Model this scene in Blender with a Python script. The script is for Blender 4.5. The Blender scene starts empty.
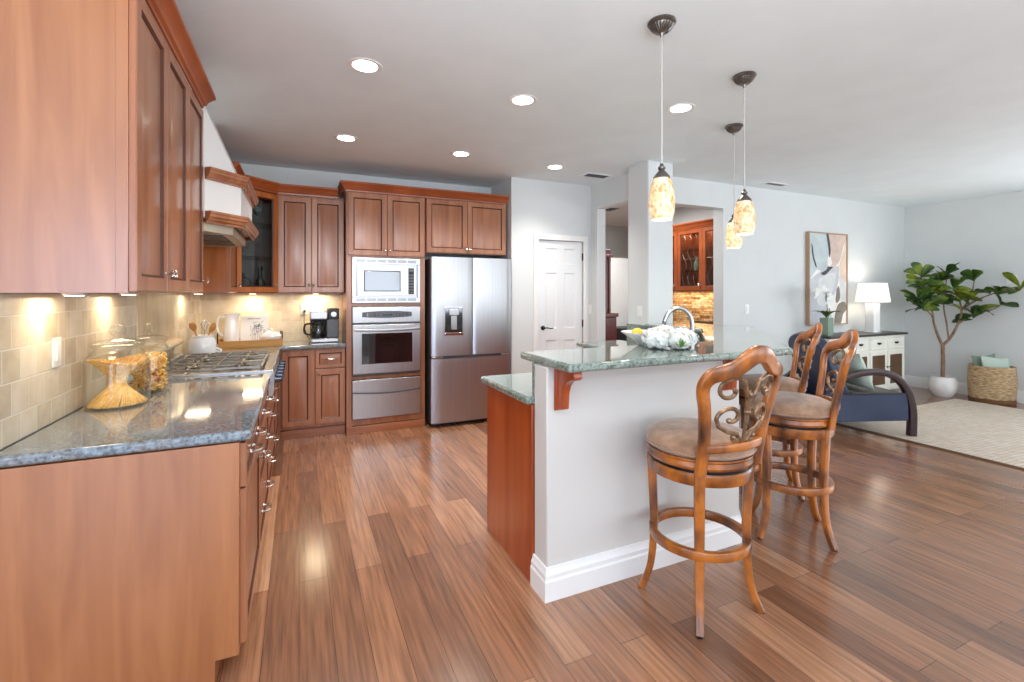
import bpy, bmesh, math, random
from mathutils import Vector, Matrix
random.seed(7)
PI = math.pi
S = bpy.context.scene
COL = S.collection

# ---------------------------------------------------------------- camera, world, light, exposure
F_PX, HOR = 470.0, 293.0
YAW = math.atan(213 / 470.0)
cam_d = bpy.data.cameras.new('camera'); cam = bpy.data.objects.new('camera', cam_d); COL.objects.link(cam)
cam.location = (0, 0, 1.42)
cam.rotation_euler = (PI / 2, 0, -YAW)
cam_d.sensor_width = 36; cam_d.lens = 36 * F_PX / 1024
cam_d.shift_y = -(341 - HOR) / 1024
cam_d.clip_start = 0.05
S.camera = cam
S.view_settings.view_transform = 'Standard'; S.view_settings.look = 'None'
S.view_settings.gamma = 1; S.view_settings.use_curve_mapping = False
S.view_settings.exposure = 0.5
S.cycles.use_denoising = True
S.cycles.max_bounces = 14; S.cycles.diffuse_bounces = 8; S.cycles.glossy_bounces = 4
S.cycles.transmission_bounces = 8; S.cycles.transparent_max_bounces = 12
S.cycles.sample_clamp_indirect = 4; S.cycles.caustics_reflective = False; S.cycles.caustics_refractive = False

W = bpy.data.worlds.new('world'); S.world = W; W.use_nodes = True
W.node_tree.nodes['Background'].inputs[0].default_value = (0.80, 0.90, 1.0, 1)
W.node_tree.nodes['Background'].inputs[1].default_value = 1.6

def area(name, loc, rot, sx, sy, power, col=(1, 1, 1)):
    d = bpy.data.lights.new(name, 'AREA'); d.shape = 'RECTANGLE'; d.size = sx; d.size_y = sy
    d.energy = power; d.color = col
    o = bpy.data.objects.new(name, d); COL.objects.link(o); o.location = loc; o.rotation_euler = rot
    return o
# daylight through the patio doors and windows of the walls behind and right of the camera
area('patio_daylight', (-1.9, -3.35, 1.5), (PI / 2 + .25, 0, 0), 2.2, 2.4, 48, (0.50, 0.66, 1.0))
area('window_daylight', (2.6, -3.35, 1.45), (PI / 2 + .75, 0, 0), 4.4, 2.1, 66, (0.93, 0.96, 1.0))
area('living_daylight', (6.6, -3.35, 1.45), (PI / 2 + .7, 0, 0), 2.6, 2.1, 28, (0.97, 0.98, 1.0))
area('side_daylight', (8.35, 0.2, 1.45), (0, PI / 2 + .45, 0), 2.1, 3.4, 56, (0.97, 0.98, 1.0))
area('nook_daylight', (-3.05, -0.6, 1.45), (0, -PI / 2, 0), 2.1, 2.8, 30, (0.80, 0.90, 1.0))
area('hall_fill', (4.4, 8.3, 2.6), (0, 0, 0), 1.6, 1.0, 70, (1.0, 0.90, 0.86))  # added fill under the ceiling to brighten the hall, not a window
area('far_room_fill', (6.0, 8.5, 2.6), (0, 0, 0), 2.0, 1.0, 26, (1.0, 0.90, 0.86))  # another added fill, lifts the far room beyond the hall
area('nook_ceiling_fill', (4.3, 5.2, 2.70), (0, 0, 0), 0.5, 0.5, 26, (1.0, 0.95, 0.9))  # fill added to light the bar nook, no fitting behind it

# added fill behind the camera, aimed up to brighten the ceiling
area('ceiling_fill', (0.3, -0.5, 1.95), (PI - 0.42, 0, -0.30), 1.0, 1.0, 54, (0.92, 0.96, 1.0))
# ---------------------------------------------------------------- materials
def lin(c):
    return tuple(((x / 255) / 12.92 if x / 255 <= 0.04045 else ((x / 255 + 0.055) / 1.055) ** 2.4) for x in c) + (1,)
MATS = {}
def mat(name, col=(200, 200, 200), rough=0.5, metal=0.0, **k):
    m = bpy.data.materials.new(name); m.use_nodes = True; MATS[name] = m
    b = m.node_tree.nodes['Principled BSDF']
    b.inputs['Base Color'].default_value = lin(col); b.inputs['Roughness'].default_value = rough
    b.inputs['Metallic'].default_value = metal
    for kk, v in k.items(): b.inputs[kk.replace('_', ' ')].default_value = v
    m.diffuse_color = lin(col)
    return m
def nd(m, t, **k):
    n = m.node_tree.nodes.new(t)
    for kk, v in k.items():
        if kk.startswith('i_'): n.inputs[kk[2:].replace('_', ' ')].default_value = v
        else: setattr(n, kk, v)
    return n
def ln(m, a, ao, b, bi): m.node_tree.links.new(a.outputs[ao], b.inputs[bi])
def ramp(m, stops):
    r = nd(m, 'ShaderNodeValToRGB'); e = r.color_ramp.elements
    e[0].position, e[0].color = stops[0][0], lin(stops[0][1])
    e[1].position, e[1].color = stops[-1][0], lin(stops[-1][1])
    for p, c in stops[1:-1]:
        x = e.new(p); x.color = lin(c)
    return r
def bsdf(m): return m.node_tree.nodes['Principled BSDF']
def coords(m, scale=(1, 1, 1), rot=(0, 0, 0), loc=(0, 0, 0)):
    t = nd(m, 'ShaderNodeTexCoord'); mp = nd(m, 'ShaderNodeMapping')
    mp.inputs['Scale'].default_value = scale; mp.inputs['Rotation'].default_value = rot; mp.inputs['Location'].default_value = loc
    ln(m, t, 'Object', mp, 'Vector'); return mp
def noisy(m, stops, scale=5, vscale=(1, 1, 1), detail=5, dist=0.0, bump=0.0, bscale=None):
    mp = coords(m, vscale); n = nd(m, 'ShaderNodeTexNoise'); n.inputs['Scale'].default_value = scale
    n.inputs['Detail'].default_value = detail; n.inputs['Distortion'].default_value = dist
    ln(m, mp, 'Vector', n, 'Vector'); r = ramp(m, stops); ln(m, n, 'Fac', r, 'Fac'); ln(m, r, 'Color', bsdf(m), 'Base Color')
    if bump:
        src = n
        if bscale:
            src = nd(m, 'ShaderNodeTexNoise'); src.inputs['Scale'].default_value = bscale; ln(m, mp, 'Vector', src, 'Vector')
        b = nd(m, 'ShaderNodeBump'); b.inputs['Strength'].default_value = bump; b.inputs['Distance'].default_value = 0.01
        ln(m, src, 'Fac', b, 'Height'); ln(m, b, 'Normal', bsdf(m), 'Normal')
    return m
def wood(name, c, grain='z', rough=0.3, spread=22, coat=0.5):
    m = mat(name, c, rough); bsdf(m).inputs['Coat Weight'].default_value = coat; bsdf(m).inputs['Coat Roughness'].default_value = 0.22
    vs = {'z': (9, 9, 0.7), 'x': (0.7, 9, 9), 'y': (9, 0.7, 9)}[grain]
    d = lambda k: tuple(max(0, min(255, int(x + k * s))) for x, s in zip(c, (1.0, 0.95, 0.8)))
    return noisy(m, [(0.25, d(-spread)), (0.45, d(-4)), (0.6, d(spread * .35)), (0.8, d(spread * .8))], 1.6, vs, 6, 0.8)

wood('cherry', (160, 102, 68)); wood('cherry_across', (152, 92, 60), 'x'); wood('cherry_end', (162, 102, 58), spread=18, coat=0.8); bsdf(MATS['cherry_end']).inputs['Coat IOR'].default_value = 1.7; bsdf(MATS['cherry_end']).inputs['Coat Roughness'].default_value = 0.26
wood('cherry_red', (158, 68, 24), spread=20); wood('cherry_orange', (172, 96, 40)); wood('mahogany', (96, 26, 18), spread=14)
mat('glaze', (78, 36, 20), 0.45)
noisy(mat('crown_wood', (150, 74, 34), 0.3), [(0.3, (130, 58, 26)), (0.7, (168, 88, 44))], 3, (1, 1, 1))
wood('stool_wood', (172, 88, 30), rough=0.28, spread=30)
m = MATS['stool_wood']; noisy(m, [(0.32, (62, 30, 14)), (0.46, (132, 72, 22)), (0.60, (180, 104, 32)), (0.8, (140, 74, 24))], 9, (1, 1, 0.6), 4)
noisy(mat('suede', (140, 106, 80), 0.85), [(0.3, (132, 100, 76)), (0.55, (164, 128, 100)), (0.75, (194, 160, 132))], 14, detail=8, bump=0.25, bscale=90)
bsdf(MATS['suede']).inputs['Sheen Weight'].default_value = 0.4
noisy(mat('bronze_iron', (128, 100, 78), 0.38, 0.75), [(0.3, (96, 72, 54)), (0.7, (164, 134, 106))], 40)
mat('wall_paint', (218, 221, 222), 0.7); mat('ceiling_paint', (232, 240, 243), 0.8); mat('trim_white', (232, 232, 231), 0.4)
noisy(MATS['wall_paint'], [(0.4, (212, 216, 216)), (0.6, (214, 218, 218))], 3, bump=0.03, bscale=120)
noisy(MATS['ceiling_paint'], [(0.4, (229, 238, 242)), (0.6, (232, 241, 245))], 3, bump=0.08, bscale=60)
mat('knee_paint', (208, 206, 202), 0.6); mat('door_paint', (228, 230, 231), 0.4); mat('hood_plaster', (226, 226, 224), 0.6)
mat('black_metal', (28, 28, 30), 0.35, 0.6); mat('black', (16, 16, 18), 0.4); mat('dark_gap', (22, 18, 16), 0.7)
mat('silver', (214, 210, 204), 0.22, 1.0); mat('chrome', (220, 222, 224), 0.1, 1.0); mat('pewter', (120, 116, 112), 0.32, 0.9)
mat('grate_iron', (142, 136, 128), 0.36, 0.6); mat('cable', (190, 188, 184), 0.4, 0.3)
m = mat('stainless', (172, 172, 174), 0.32, 1.0)
noisy(m, [(0.35, (176, 176, 178)), (0.65, (184, 184, 186))], 2, (60, 60, 0.6)); bsdf(m).inputs['Anisotropic'].default_value = 0.5
m = mat('steel_dark', (184, 185, 188), 0.34, 1.0)
noisy(m, [(0.35, (180, 181, 184)), (0.65, (190, 191, 194))], 2, (60, 60, 0.5))
mat('liner_steel', (196, 186, 166), 0.5, 0.3); mat('cabinet_inside', (128, 120, 114), 0.5); mat('knob_chrome', (96, 106, 122), 0.15, 1.0); mat('steel_side', (92, 94, 98), 0.45, 0.7)
mat('oven_glass', (20, 21, 24), 0.06, 0.0, Coat_Weight=1.0); mat('mirror_glass', (112, 114, 118), 0.08, 0.9)
mat('grey_plastic', (92, 96, 102), 0.4); mat('white_plastic', (236, 236, 234), 0.4)
mat('ceramic', (240, 240, 240), 0.15, Coat_Weight=0.5); mat('plaster_pot', (232, 231, 229), 0.5)
def thin_glass(name, tint, ior):
    m = mat(name, tint, 0.02); nt = m.node_tree; nt.nodes.remove(bsdf(m))
    tr = nd(m, 'ShaderNodeBsdfTransparent'); tr.inputs['Color'].default_value = lin(tint); gl = nd(m, 'ShaderNodeBsdfGlossy'); gl.inputs['Roughness'].default_value = 0.02
    lw = nd(m, 'ShaderNodeLayerWeight'); lw.inputs['Blend'].default_value = 0.5; fr = nd(m, 'ShaderNodeMapRange'); pw = nd(m, 'ShaderNodeMath', operation='POWER'); pw.inputs[1].default_value = 3.5
    ln(m, lw, 'Facing', pw, 0); ln(m, pw, 0, fr, 'Value'); fr.inputs['To Min'].default_value = (ior - 1) ** 2 / (ior + 1) ** 2 + 0.01; fr.inputs['To Max'].default_value = 0.55; mx = nd(m, 'ShaderNodeMixShader')
    ln(m, fr, 'Result', mx, 0); ln(m, tr, 0, mx, 1); ln(m, gl, 0, mx, 2); nt.links.new(mx.outputs[0], nt.nodes['Material Output'].inputs['Surface'])
thin_glass('glass', (253, 254, 253), 1.33); thin_glass('pane_glass', (236, 240, 240), 1.35)
def granite(name, base, dark, light, warm):
    m = mat(name, base, 0.07, Coat_Weight=0.6)
    mp = coords(m)
    big = nd(m, 'ShaderNodeTexNoise'); big.inputs['Scale'].default_value = 3.5; big.inputs['Detail'].default_value = 6; big.inputs['Distortion'].default_value = 1.5
    fine = nd(m, 'ShaderNodeTexNoise'); fine.inputs['Scale'].default_value = 70; fine.inputs['Detail'].default_value = 5
    spk = nd(m, 'ShaderNodeTexVoronoi'); spk.inputs['Scale'].default_value = 60
    for x in (big, fine, spk): ln(m, mp, 'Vector', x, 'Vector')
    r1 = ramp(m, [(0.3, warm), (0.5, base), (0.7, light)]); ln(m, big, 'Fac', r1, 'Fac')
    r2 = ramp(m, [(0.36, dark), (0.47, base), (0.7, light)]); ln(m, fine, 'Fac', r2, 'Fac')
    mx = nd(m, 'ShaderNodeMix', data_type='RGBA'); mx.inputs[0].default_value = 0.55
    m.node_tree.links.new(r1.outputs[0], mx.inputs[6]); m.node_tree.links.new(r2.outputs[0], mx.inputs[7])
    r3 = ramp(m, [(0.10, (0, 0, 0)), (0.2, (255, 255, 255))]); ln(m, spk, 'Distance', r3, 'Fac')
    n3 = nd(m, 'ShaderNodeTexNoise'); n3.inputs['Scale'].default_value = 9; ln(m, mp, 'Vector', n3, 'Vector')
    r4 = ramp(m, [(0.5, (255, 255, 255)), (0.6, (0, 0, 0))]); ln(m, n3, 'Fac', r4, 'Fac')
    mn = nd(m, 'ShaderNodeMath', operation='MAXIMUM'); ln(m, r3, 'Color', mn, 0); ln(m, r4, 'Color', mn, 1)
    m2 = nd(m, 'ShaderNodeMix', data_type='RGBA'); ln(m, mn, 0, m2, 0); m2.inputs[6].default_value = lin(dark)
    m.node_tree.links.new(mx.outputs[2], m2.inputs[7]); m.node_tree.links.new(m2.outputs[2], bsdf(m).inputs['Base Color'])
granite('granite', (112, 122, 128), (30, 38, 48), (156, 172, 186), (138, 122, 104))
granite('granite_bar', (122, 136, 128), (34, 42, 40), (164, 178, 170), (104, 120, 112))

def brick_mat(name, swap, bw, rh, mortar, stops, mcol, rough=0.5, offset=0.5, bump=0.4, grain=None, gamt=0.25):
    """swap: which object axes give (along, up)"""
    m = mat(name, stops[0][1], rough)
    t = nd(m, 'ShaderNodeTexCoord'); sp = nd(m, 'ShaderNodeSeparateXYZ'); cb = nd(m, 'ShaderNodeCombineXYZ')
    ln(m, t, 'Object', sp, 0); ln(m, sp, swap[0], cb, 0); ln(m, sp, swap[1], cb, 1)
    br = nd(m, 'ShaderNodeTexBrick', offset=offset, squash=1.0)
    for k, v in (('Scale', 1.0), ('Brick Width', bw), ('Row Height', rh), ('Mortar Size', mortar), ('Mortar Smooth', 0.3), ('Bias', 0.0)): br.inputs[k].default_value = v
    br.inputs['Color1'].default_value = (0, 0, 0, 1); br.inputs['Color2'].default_value = (1, 1, 1, 1); br.inputs['Mortar'].default_value = (0.5, 0.5, 0.5, 1)
    ln(m, cb, 0, br, 'Vector')
    r = ramp(m, stops); ln(m, br, 'Color', r, 'Fac')
    n = nd(m, 'ShaderNodeTexNoise'); n.inputs['Detail'].default_value = 6
    mp = nd(m, 'ShaderNodeMapping'); mp.inputs['Scale'].default_value = grain or (8, 8, 8); ln(m, t, 'Object', mp, 'Vector'); ln(m, mp, 'Vector', n, 'Vector'); n.inputs['Scale'].default_value = 1.0
    rg = ramp(m, [(0.3, (188 - int(128 * gamt),) * 3), (0.7, (188 + int(67 * min(1, gamt * 1.6)),) * 3)]); ln(m, n, 'Fac', rg, 'Fac')
    ov = nd(m, 'ShaderNodeMix', data_type='RGBA', blend_type='OVERLAY'); ov.inputs[0].default_value = 1.0
    m.node_tree.links.new(r.outputs[0], ov.inputs[6]); m.node_tree.links.new(rg.outputs[0], ov.inputs[7])
    mm = nd(m, 'ShaderNodeMix', data_type='RGBA'); ln(m, br, 'Fac', mm, 0)
    m.node_tree.links.new(ov.outputs[2], mm.inputs[6]); mm.inputs[7].default_value = lin(mcol)
    m.node_tree.links.new(mm.outputs[2], bsdf(m).inputs['Base Color'])
    b = nd(m, 'ShaderNodeBump', invert=True); b.inputs['Strength'].default_value = bump; b.inputs['Distance'].default_value = 0.004
    ln(m, br, 'Fac', b, 'Height'); ln(m, b, 'Normal', bsdf(m), 'Normal')
    return m
brick_mat('floor_planks', (1, 0), 1.55, 0.132, 0.0012,
          [(0.0, (112, 75, 54)), (0.3, (146, 101, 74)), (0.5, (160, 114, 84)), (0.75, (138, 93, 66)), (1.0, (182, 136, 104))], (70, 40, 28),
          0.24, 0.37, 0.15, (58, 2.6, 1), 0.26)
bsdf(MATS['floor_planks']).inputs['Coat Weight'].default_value = 0.7; bsdf(MATS['floor_planks']).inputs['Coat Roughness'].default_value = 0.17
TS = [(0.0, (196, 182, 158)), (0.5, (212, 199, 176)), (1.0, (222, 212, 194))]
brick_mat('tile_left', (1, 2), 0.112, 0.112, 0.003, TS, (226, 220, 206), 0.42, 0.5, 0.5, (14, 14, 14), 0.12)
brick_mat('tile_back', (0, 2), 0.112, 0.112, 0.003, TS, (216, 206, 184), 0.42, 0.5, 0.5, (14, 14, 14), 0.12)
brick_mat('stone_ledger', (1, 2), 0.16, 0.034, 0.002,
          [(0.0, (150, 92, 52)), (0.3, (226, 176, 120)), (0.5, (236, 200, 150)), (0.75, (190, 132, 80)), (1.0, (240, 214, 176))], (90, 60, 40), 0.7, 0.37, 1.0, (20, 20, 30), 0.5)
noisy(mat('travertine', (214, 190, 150), 0.4), [(0.3, (196, 168, 128)), (0.5, (214, 190, 152)), (0.7, (226, 206, 172))], 2.2, (1, 2.2, 0.9), 6, 1.0)
mat('leather_navy', (40, 52, 78), 0.36); noisy(MATS['leather_navy'], [(0.3, (38, 50, 76)), (0.7, (48, 62, 90))], 4, bump=0.1, bscale=60)
mat('dark_wood', (52, 34, 36), 0.3); mat('charcoal_wool', (70, 72, 80), 0.8); mat('seat_taupe', (92, 88, 84), 0.6)
mat('sage_cloth', (182, 198, 186), 0.85); mat('sage_dark', (126, 140, 126), 0.85)
mat('cream_cloth', (226, 226, 206), 0.85)
mat('sideboard_paint', (224, 224, 214), 0.45); mat('sideboard_top', (52, 48, 46), 0.35)
mat('frame_oak', (178, 146, 116), 0.5); mat('brown_glass', (92, 70, 52), 0.25)
noisy(mat('leaf', (62, 92, 30), 0.4), [(0.32, (30, 54, 22)), (0.5, (64, 94, 30)), (0.62, (128, 142, 44))], 4)
bsdf(MATS['leaf']).inputs['Subsurface Weight'].default_value = 0.0
noisy(mat('bark', (132, 104, 84), 0.8), [(0.3, (104, 80, 64)), (0.7, (156, 126, 104))], 20, bump=0.3)
mat('petal', (228, 230, 226), 0.6, Subsurface_Weight=0.0); mat('stem_green', (86, 128, 52), 0.6); mat('lemon', (236, 190, 60), 0.5)
mat('moss_glass', (126, 146, 128), 0.2); mat('pasta', (240, 196, 110), 0.55); mat('pasta_shell', (236, 188, 96), 0.55); mat('pasta_red', (176, 84, 40), 0.6)
noisy(mat('spaghetti_wheat', (238, 190, 104), 0.5), [(0.35, (228, 176, 88)), (0.65, (246, 208, 134))], 60)
mat('spoon_wood', (190, 130, 64), 0.5); wood('tray_wood', (176, 128, 60), 'x', 0.45, 16, 0.0)
def emis(name, col, strength, base=(240, 240, 240)):
    m = mat(name, base, 0.5); b = bsdf(m); b.inputs['Emission Color'].default_value = lin(col); b.inputs['Emission Strength'].default_value = strength; return m
emis('lamp_lens', (255, 250, 242), 9); emis('lamp_shade_lit', (255, 248, 236), 0.4, (246, 242, 236))
emis('puck_lens', (255, 236, 190), 8); emis('bulb', (255, 240, 210), 14)
m = emis('pendant_glass', (255, 214, 150), 0.32, (236, 200, 150))
mp = coords(m, (1, 1, 0.55), (0.5, 0.3, 0)); n = nd(m, 'ShaderNodeTexNoise'); n.inputs['Scale'].default_value = 42; n.inputs['Detail'].default_value = 5; n.inputs['Distortion'].default_value = 1.2
ln(m, mp, 'Vector', n, 'Vector'); r = ramp(m, [(0.36, (196, 142, 92)), (0.5, (230, 192, 146)), (0.66, (246, 224, 192))]); ln(m, n, 'Fac', r, 'Fac')
ln(m, r, 'Color', bsdf(m), 'Base Color'); ln(m, r, 'Color', bsdf(m), 'Emission Color'); bsdf(m).inputs['Roughness'].default_value = 0.2
# woven rug and basket
m = mat('rug_weave', (206, 190, 164), 0.95); mp = coords(m, (1, 1, 1), (0, 0, PI / 4)); br = nd(m, 'ShaderNodeTexBrick', offset=0.5)
for k, v in (('Scale', 1.0), ('Brick Width', 0.06), ('Row Height', 0.028), ('Mortar Size', 0.005), ('Mortar Smooth', 0.6)): br.inputs[k].default_value = v
br.inputs['Color1'].default_value = lin((236, 226, 214)); br.inputs['Color2'].default_value = lin((220, 202, 180)); br.inputs['Mortar'].default_value = lin((172, 152, 132))
ln(m, mp, 'Vector', br, 'Vector'); ln(m, br, 'Color', bsdf(m), 'Base Color')
bp = nd(m, 'ShaderNodeBump', invert=True); bp.inputs['Distance'].default_value = 0.01; ln(m, br, 'Fac', bp, 'Height'); ln(m, bp, 'Normal', bsdf(m), 'Normal')
mat('rug_edge', (120, 100, 80), 0.9)
noisy(mat('seagrass', (196, 164, 112), 0.85), [(0.3, (124, 98, 68)), (0.5, (182, 154, 116)), (0.7, (210, 188, 154))], 22, (1, 1, 4), 6, bump=0.5)
mat('seagrass_dark', (112, 76, 44), 0.85)
ART = {'a_pale': (214, 216, 216), 'a_blue': (190, 202, 204), 'a_pink': (210, 188, 176), 'a_white': (236, 234, 230), 'a_dark': (70, 72, 76), 'a_taupe': (132, 124, 112), 'a_peach': (224, 202, 184), 'a_grey': (196, 198, 204)}
for k, v in ART.items(): noisy(mat(k, v, 0.7), [(0.3, tuple(x - 12 for x in v)), (0.7, tuple(min(255, x + 8) for x in v))], 5, dist=1)

# ---------------------------------------------------------------- mesh helpers
def BM(): return bmesh.new()
def box(bm, x0, x1, y0, y1, z0, z1, mi=0):
    v = [bm.verts.new(p) for p in ((x0, y0, z0), (x1, y0, z0), (x1, y1, z0), (x0, y1, z0), (x0, y0, z1), (x1, y0, z1), (x1, y1, z1), (x0, y1, z1))]
    for q in ((0, 3, 2, 1), (4, 5, 6, 7), (0, 1, 5, 4), (1, 2, 6, 5), (2, 3, 7, 6), (3, 0, 4, 7)):
        f = bm.faces.new([v[i] for i in q]); f.material_index = mi
    return v
def obox(bm, c, ax, sx, sy, sz, mi=0):
    """box centred at c with local axes ax (3 vectors)"""
    v = []
    for k in (-1, 1):
        for i, j in ((-1, -1), (1, -1), (1, 1), (-1, 1)):
            v.append(bm.verts.new(Vector(c) + ax[0] * (i * sx / 2) + ax[1] * (j * sy / 2) + ax[2] * (k * sz / 2)))
    for q in ((0, 3, 2, 1), (4, 5, 6, 7), (0, 1, 5, 4), (1, 2, 6, 5), (2, 3, 7, 6), (3, 0, 4, 7)):
        f = bm.faces.new([v[i] for i in q]); f.material_index = mi
def prism(bm, poly, z0, z1, mi=0):
    a = [bm.verts.new((x, y, z0)) for x, y in poly]; b = [bm.verts.new((x, y, z1)) for x, y in poly]; n = len(poly)
    bm.faces.new(a[::-1]).material_index = mi; bm.faces.new(b).material_index = mi
    for i in range(n): bm.faces.new((a[i], a[(i + 1) % n], b[(i + 1) % n], b[i])).material_index = mi
def xprism(bm, poly, origin, u, n, w, mi=0):
    """polygon given in (a along u, z) extruded w along n"""
    u, n = Vector(u), Vector(n); o = Vector(origin)
    A = [bm.verts.new(o + u * a + Vector((0, 0, z))) for a, z in poly]; B = [bm.verts.new(o + u * a + Vector((0, 0, z)) + n * w) for a, z in poly]; k = len(poly)
    bm.faces.new(A[::-1]).material_index = mi; bm.faces.new(B).material_index = mi
    for i in range(k): bm.faces.new((A[i], A[(i + 1) % k], B[(i + 1) % k], B[i])).material_index = mi
def lathe(bm, prof, c=(0, 0, 0), n=32, mi=0, sx=1.0, sy=1.0, cap=True):
    rings = []
    for r, z in prof:
        rings.append([bm.verts.new((c[0] + r * sx * math.cos(2 * PI * i / n), c[1] + r * sy * math.sin(2 * PI * i / n), c[2] + z)) for i in range(n)])
    for a, b in zip(rings, rings[1:]):
        for i in range(n): bm.faces.new((a[i], a[(i + 1) % n], b[(i + 1) % n], b[i])).material_index = mi
    if cap:
        if prof[0][0] > 1e-6: bm.faces.new(rings[0][::-1]).material_index = mi
        if prof[-1][0] > 1e-6: bm.faces.new(rings[-1]).material_index = mi
def spline(pts, n=6):
    P = [Vector(p) for p in pts]; out = []
    for i in range(len(P) - 1):
        p0, p1, p2, p3 = P[max(i - 1, 0)], P[i], P[i + 1], P[min(i + 2, len(P) - 1)]
        for k in range(n):
            t = k / n
            out.append(0.5 * ((2 * p1) + (p2 - p0) * t + (2 * p0 - 5 * p1 + 4 * p2 - p3) * t * t + (3 * p1 - p0 - 3 * p2 + p3) * t ** 3))
    out.append(P[-1]); return out
def tube(bm, pts, r, n=8, mi=0, closed=False, cap=True):
    P = [Vector(p) for p in pts]; N = len(P); rr = r if isinstance(r, (list, tuple)) else [r] * N
    rings = []; up = None
    for i in range(N):
        t = (P[(i + 1) % N] - P[i - 1]) if closed else (P[min(i + 1, N - 1)] - P[max(i - 1, 0)])
        t = t.normalized()
        if up is None: up = t.orthogonal().normalized()
        up = (up - t * up.dot(t)); up = up.normalized() if up.length > 1e-6 else t.orthogonal().normalized()
        sd = t.cross(up)
        rings.append([bm.verts.new(P[i] + up * (rr[i] * math.cos(2 * PI * k / n)) + sd * (rr[i] * math.sin(2 * PI * k / n))) for k in range(n)])
    pr = list(zip(rings, rings[1:])) + ([(rings[-1], rings[0])] if closed else [])
    for a, b in pr:
        for k in range(n): bm.faces.new((a[k], a[(k + 1) % n], b[(k + 1) % n], b[k])).material_index = mi
    if cap and not closed:
        bm.faces.new(rings[0][::-1]).material_index = mi; bm.faces.new(rings[-1]).material_index = mi
def bar(bm, pts, w, d, up, mi=0, chamf=0.25, closed=False):
    """rounded rectangular section swept along pts; w across, d along 'up'"""
    P = [Vector(p) for p in pts]; N = len(P); up0 = Vector(up)
    ww = w if isinstance(w, (list, tuple)) else [w] * N; dd = d if isinstance(d, (list, tuple)) else [d] * N
    rings = []
    for i in range(N):
        t = ((P[(i + 1) % N] - P[i - 1]) if closed else (P[min(i + 1, N - 1)] - P[max(i - 1, 0)])).normalized()
        sd = t.cross(up0).normalized(); uu = sd.cross(t).normalized()
        a, b = ww[i] / 2, dd[i] / 2; c = min(a, b) * chamf * 2
        sec = [(a, -b + c), (a, b - c), (a - c * .3, b - c * .3), (a - c, b), (-a + c, b), (-a + c * .3, b - c * .3), (-a, b - c), (-a, -b + c), (-a + c * .3, -b + c * .3), (-a + c, -b), (a - c, -b), (a - c * .3, -b + c * .3)]
        rings.append([bm.verts.new(P[i] + sd * x + uu * y) for x, y in sec])
    pr = list(zip(rings, rings[1:])) + ([(rings[-1], rings[0])] if closed else [])
    for a, b in pr:
        n = len(a)
        for k in range(n): bm.faces.new((a[k], a[(k + 1) % n], b[(k + 1) % n], b[k])).material_index = mi
    if not closed:
        bm.faces.new(rings[0][::-1]).material_index = mi; bm.faces.new(rings[-1]).material_index = mi
def molding(bm, path, prof, mi=0, side=1, caps=True):
    """profile (out, z) swept along plan polyline with mitred corners; out is to the right of travel * side"""
    P = [Vector((x, y)) for x, y in path]; N = len(P); rings = []
    for i in range(N):
        ns = []
        if i > 0: d = (P[i] - P[i - 1]).normalized(); ns.append(Vector((d.y, -d.x)) * side)
        if i < N - 1: d = (P[i + 1] - P[i]).normalized(); ns.append(Vector((d.y, -d.x)) * side)
        if len(ns) == 2:
            m_ = (ns[0] + ns[1]); m_ = m_ / m_.length; m_ = m_ / max(0.3, m_.dot(ns[0]))
        else: m_ = ns[0]
        rings.append([bm.verts.new((P[i].x + m_.x * o, P[i].y + m_.y * o, z)) for o, z in prof])
    for a, b in zip(rings, rings[1:]):
        n = len(a)
        for k in range(n): bm.faces.new((a[k], a[(k + 1) % n], b[(k + 1) % n], b[k])).material_index = mi
    if caps: bm.faces.new(rings[0][::-1]).material_index = mi; bm.faces.new(rings[-1]).material_index = mi
def ellipsoid(bm, c, rx, ry, rz, n=16, m_=10, mi=0):
    prof = [(math.sin(PI * k / m_), -math.cos(PI * k / m_)) for k in range(m_ + 1)]
    rings = []
    for s_, cz in prof:
        if s_ < 1e-6: rings.append([bm.verts.new((c[0], c[1], c[2] + rz * cz))])
        else: rings.append([bm.verts.new((c[0] + rx * s_ * math.cos(2 * PI * i / n), c[1] + ry * s_ * math.sin(2 * PI * i / n), c[2] + rz * cz)) for i in range(n)])
    for a, b in zip(rings, rings[1:]):
        for i in range(n):
            j = (i + 1) % n
            vs = [a[0], b[j], b[i]] if len(a) == 1 else ([a[i], a[j], b[0]] if len(b) == 1 else [a[i], a[j], b[j], b[i]])
            bm.faces.new(vs).material_index = mi
def wloc(o):
    v = Vector((0, 0, 0))
    while o is not None: v += o.location; o = o.parent
    return v
def O(name, bm, mats, parent=None, bev=0, seg=2, smooth=35, sub=0):
    off = wloc(parent)
    if off.length > 0: bmesh.ops.translate(bm, verts=bm.verts, vec=-off)
    bmesh.ops.recalc_face_normals(bm, faces=bm.faces)
    me = bpy.data.meshes.new(name); bm.to_mesh(me); bm.free()
    for mm in ([mats] if isinstance(mats, str) else mats): me.materials.append(MATS[mm])
    o = bpy.data.objects.new(name, me); COL.objects.link(o); o.parent = parent
    for p in me.polygons: p.use_smooth = True
    me.set_sharp_from_angle(angle=math.radians(smooth))
    if bev:
        md = o.modifiers.new('bevel', 'BEVEL'); md.width = bev; md.segments = seg; md.limit_method = 'ANGLE'; md.angle_limit = math.radians(40); md.harden_normals = False
    if sub: md = o.modifiers.new('subdivision', 'SUBSURF'); md.levels = sub; md.render_levels = sub
    return o
def T(name, label, cat, loc=(0, 0, 0), rz=0, group=None):
    o = bpy.data.objects.new(name, None); COL.objects.link(o); o.location = loc; o.rotation_euler = (0, 0, rz)
    o.empty_display_size = 0.1; o['label'] = label; o['category'] = cat
    if group: o['group'] = group
    return o
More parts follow.
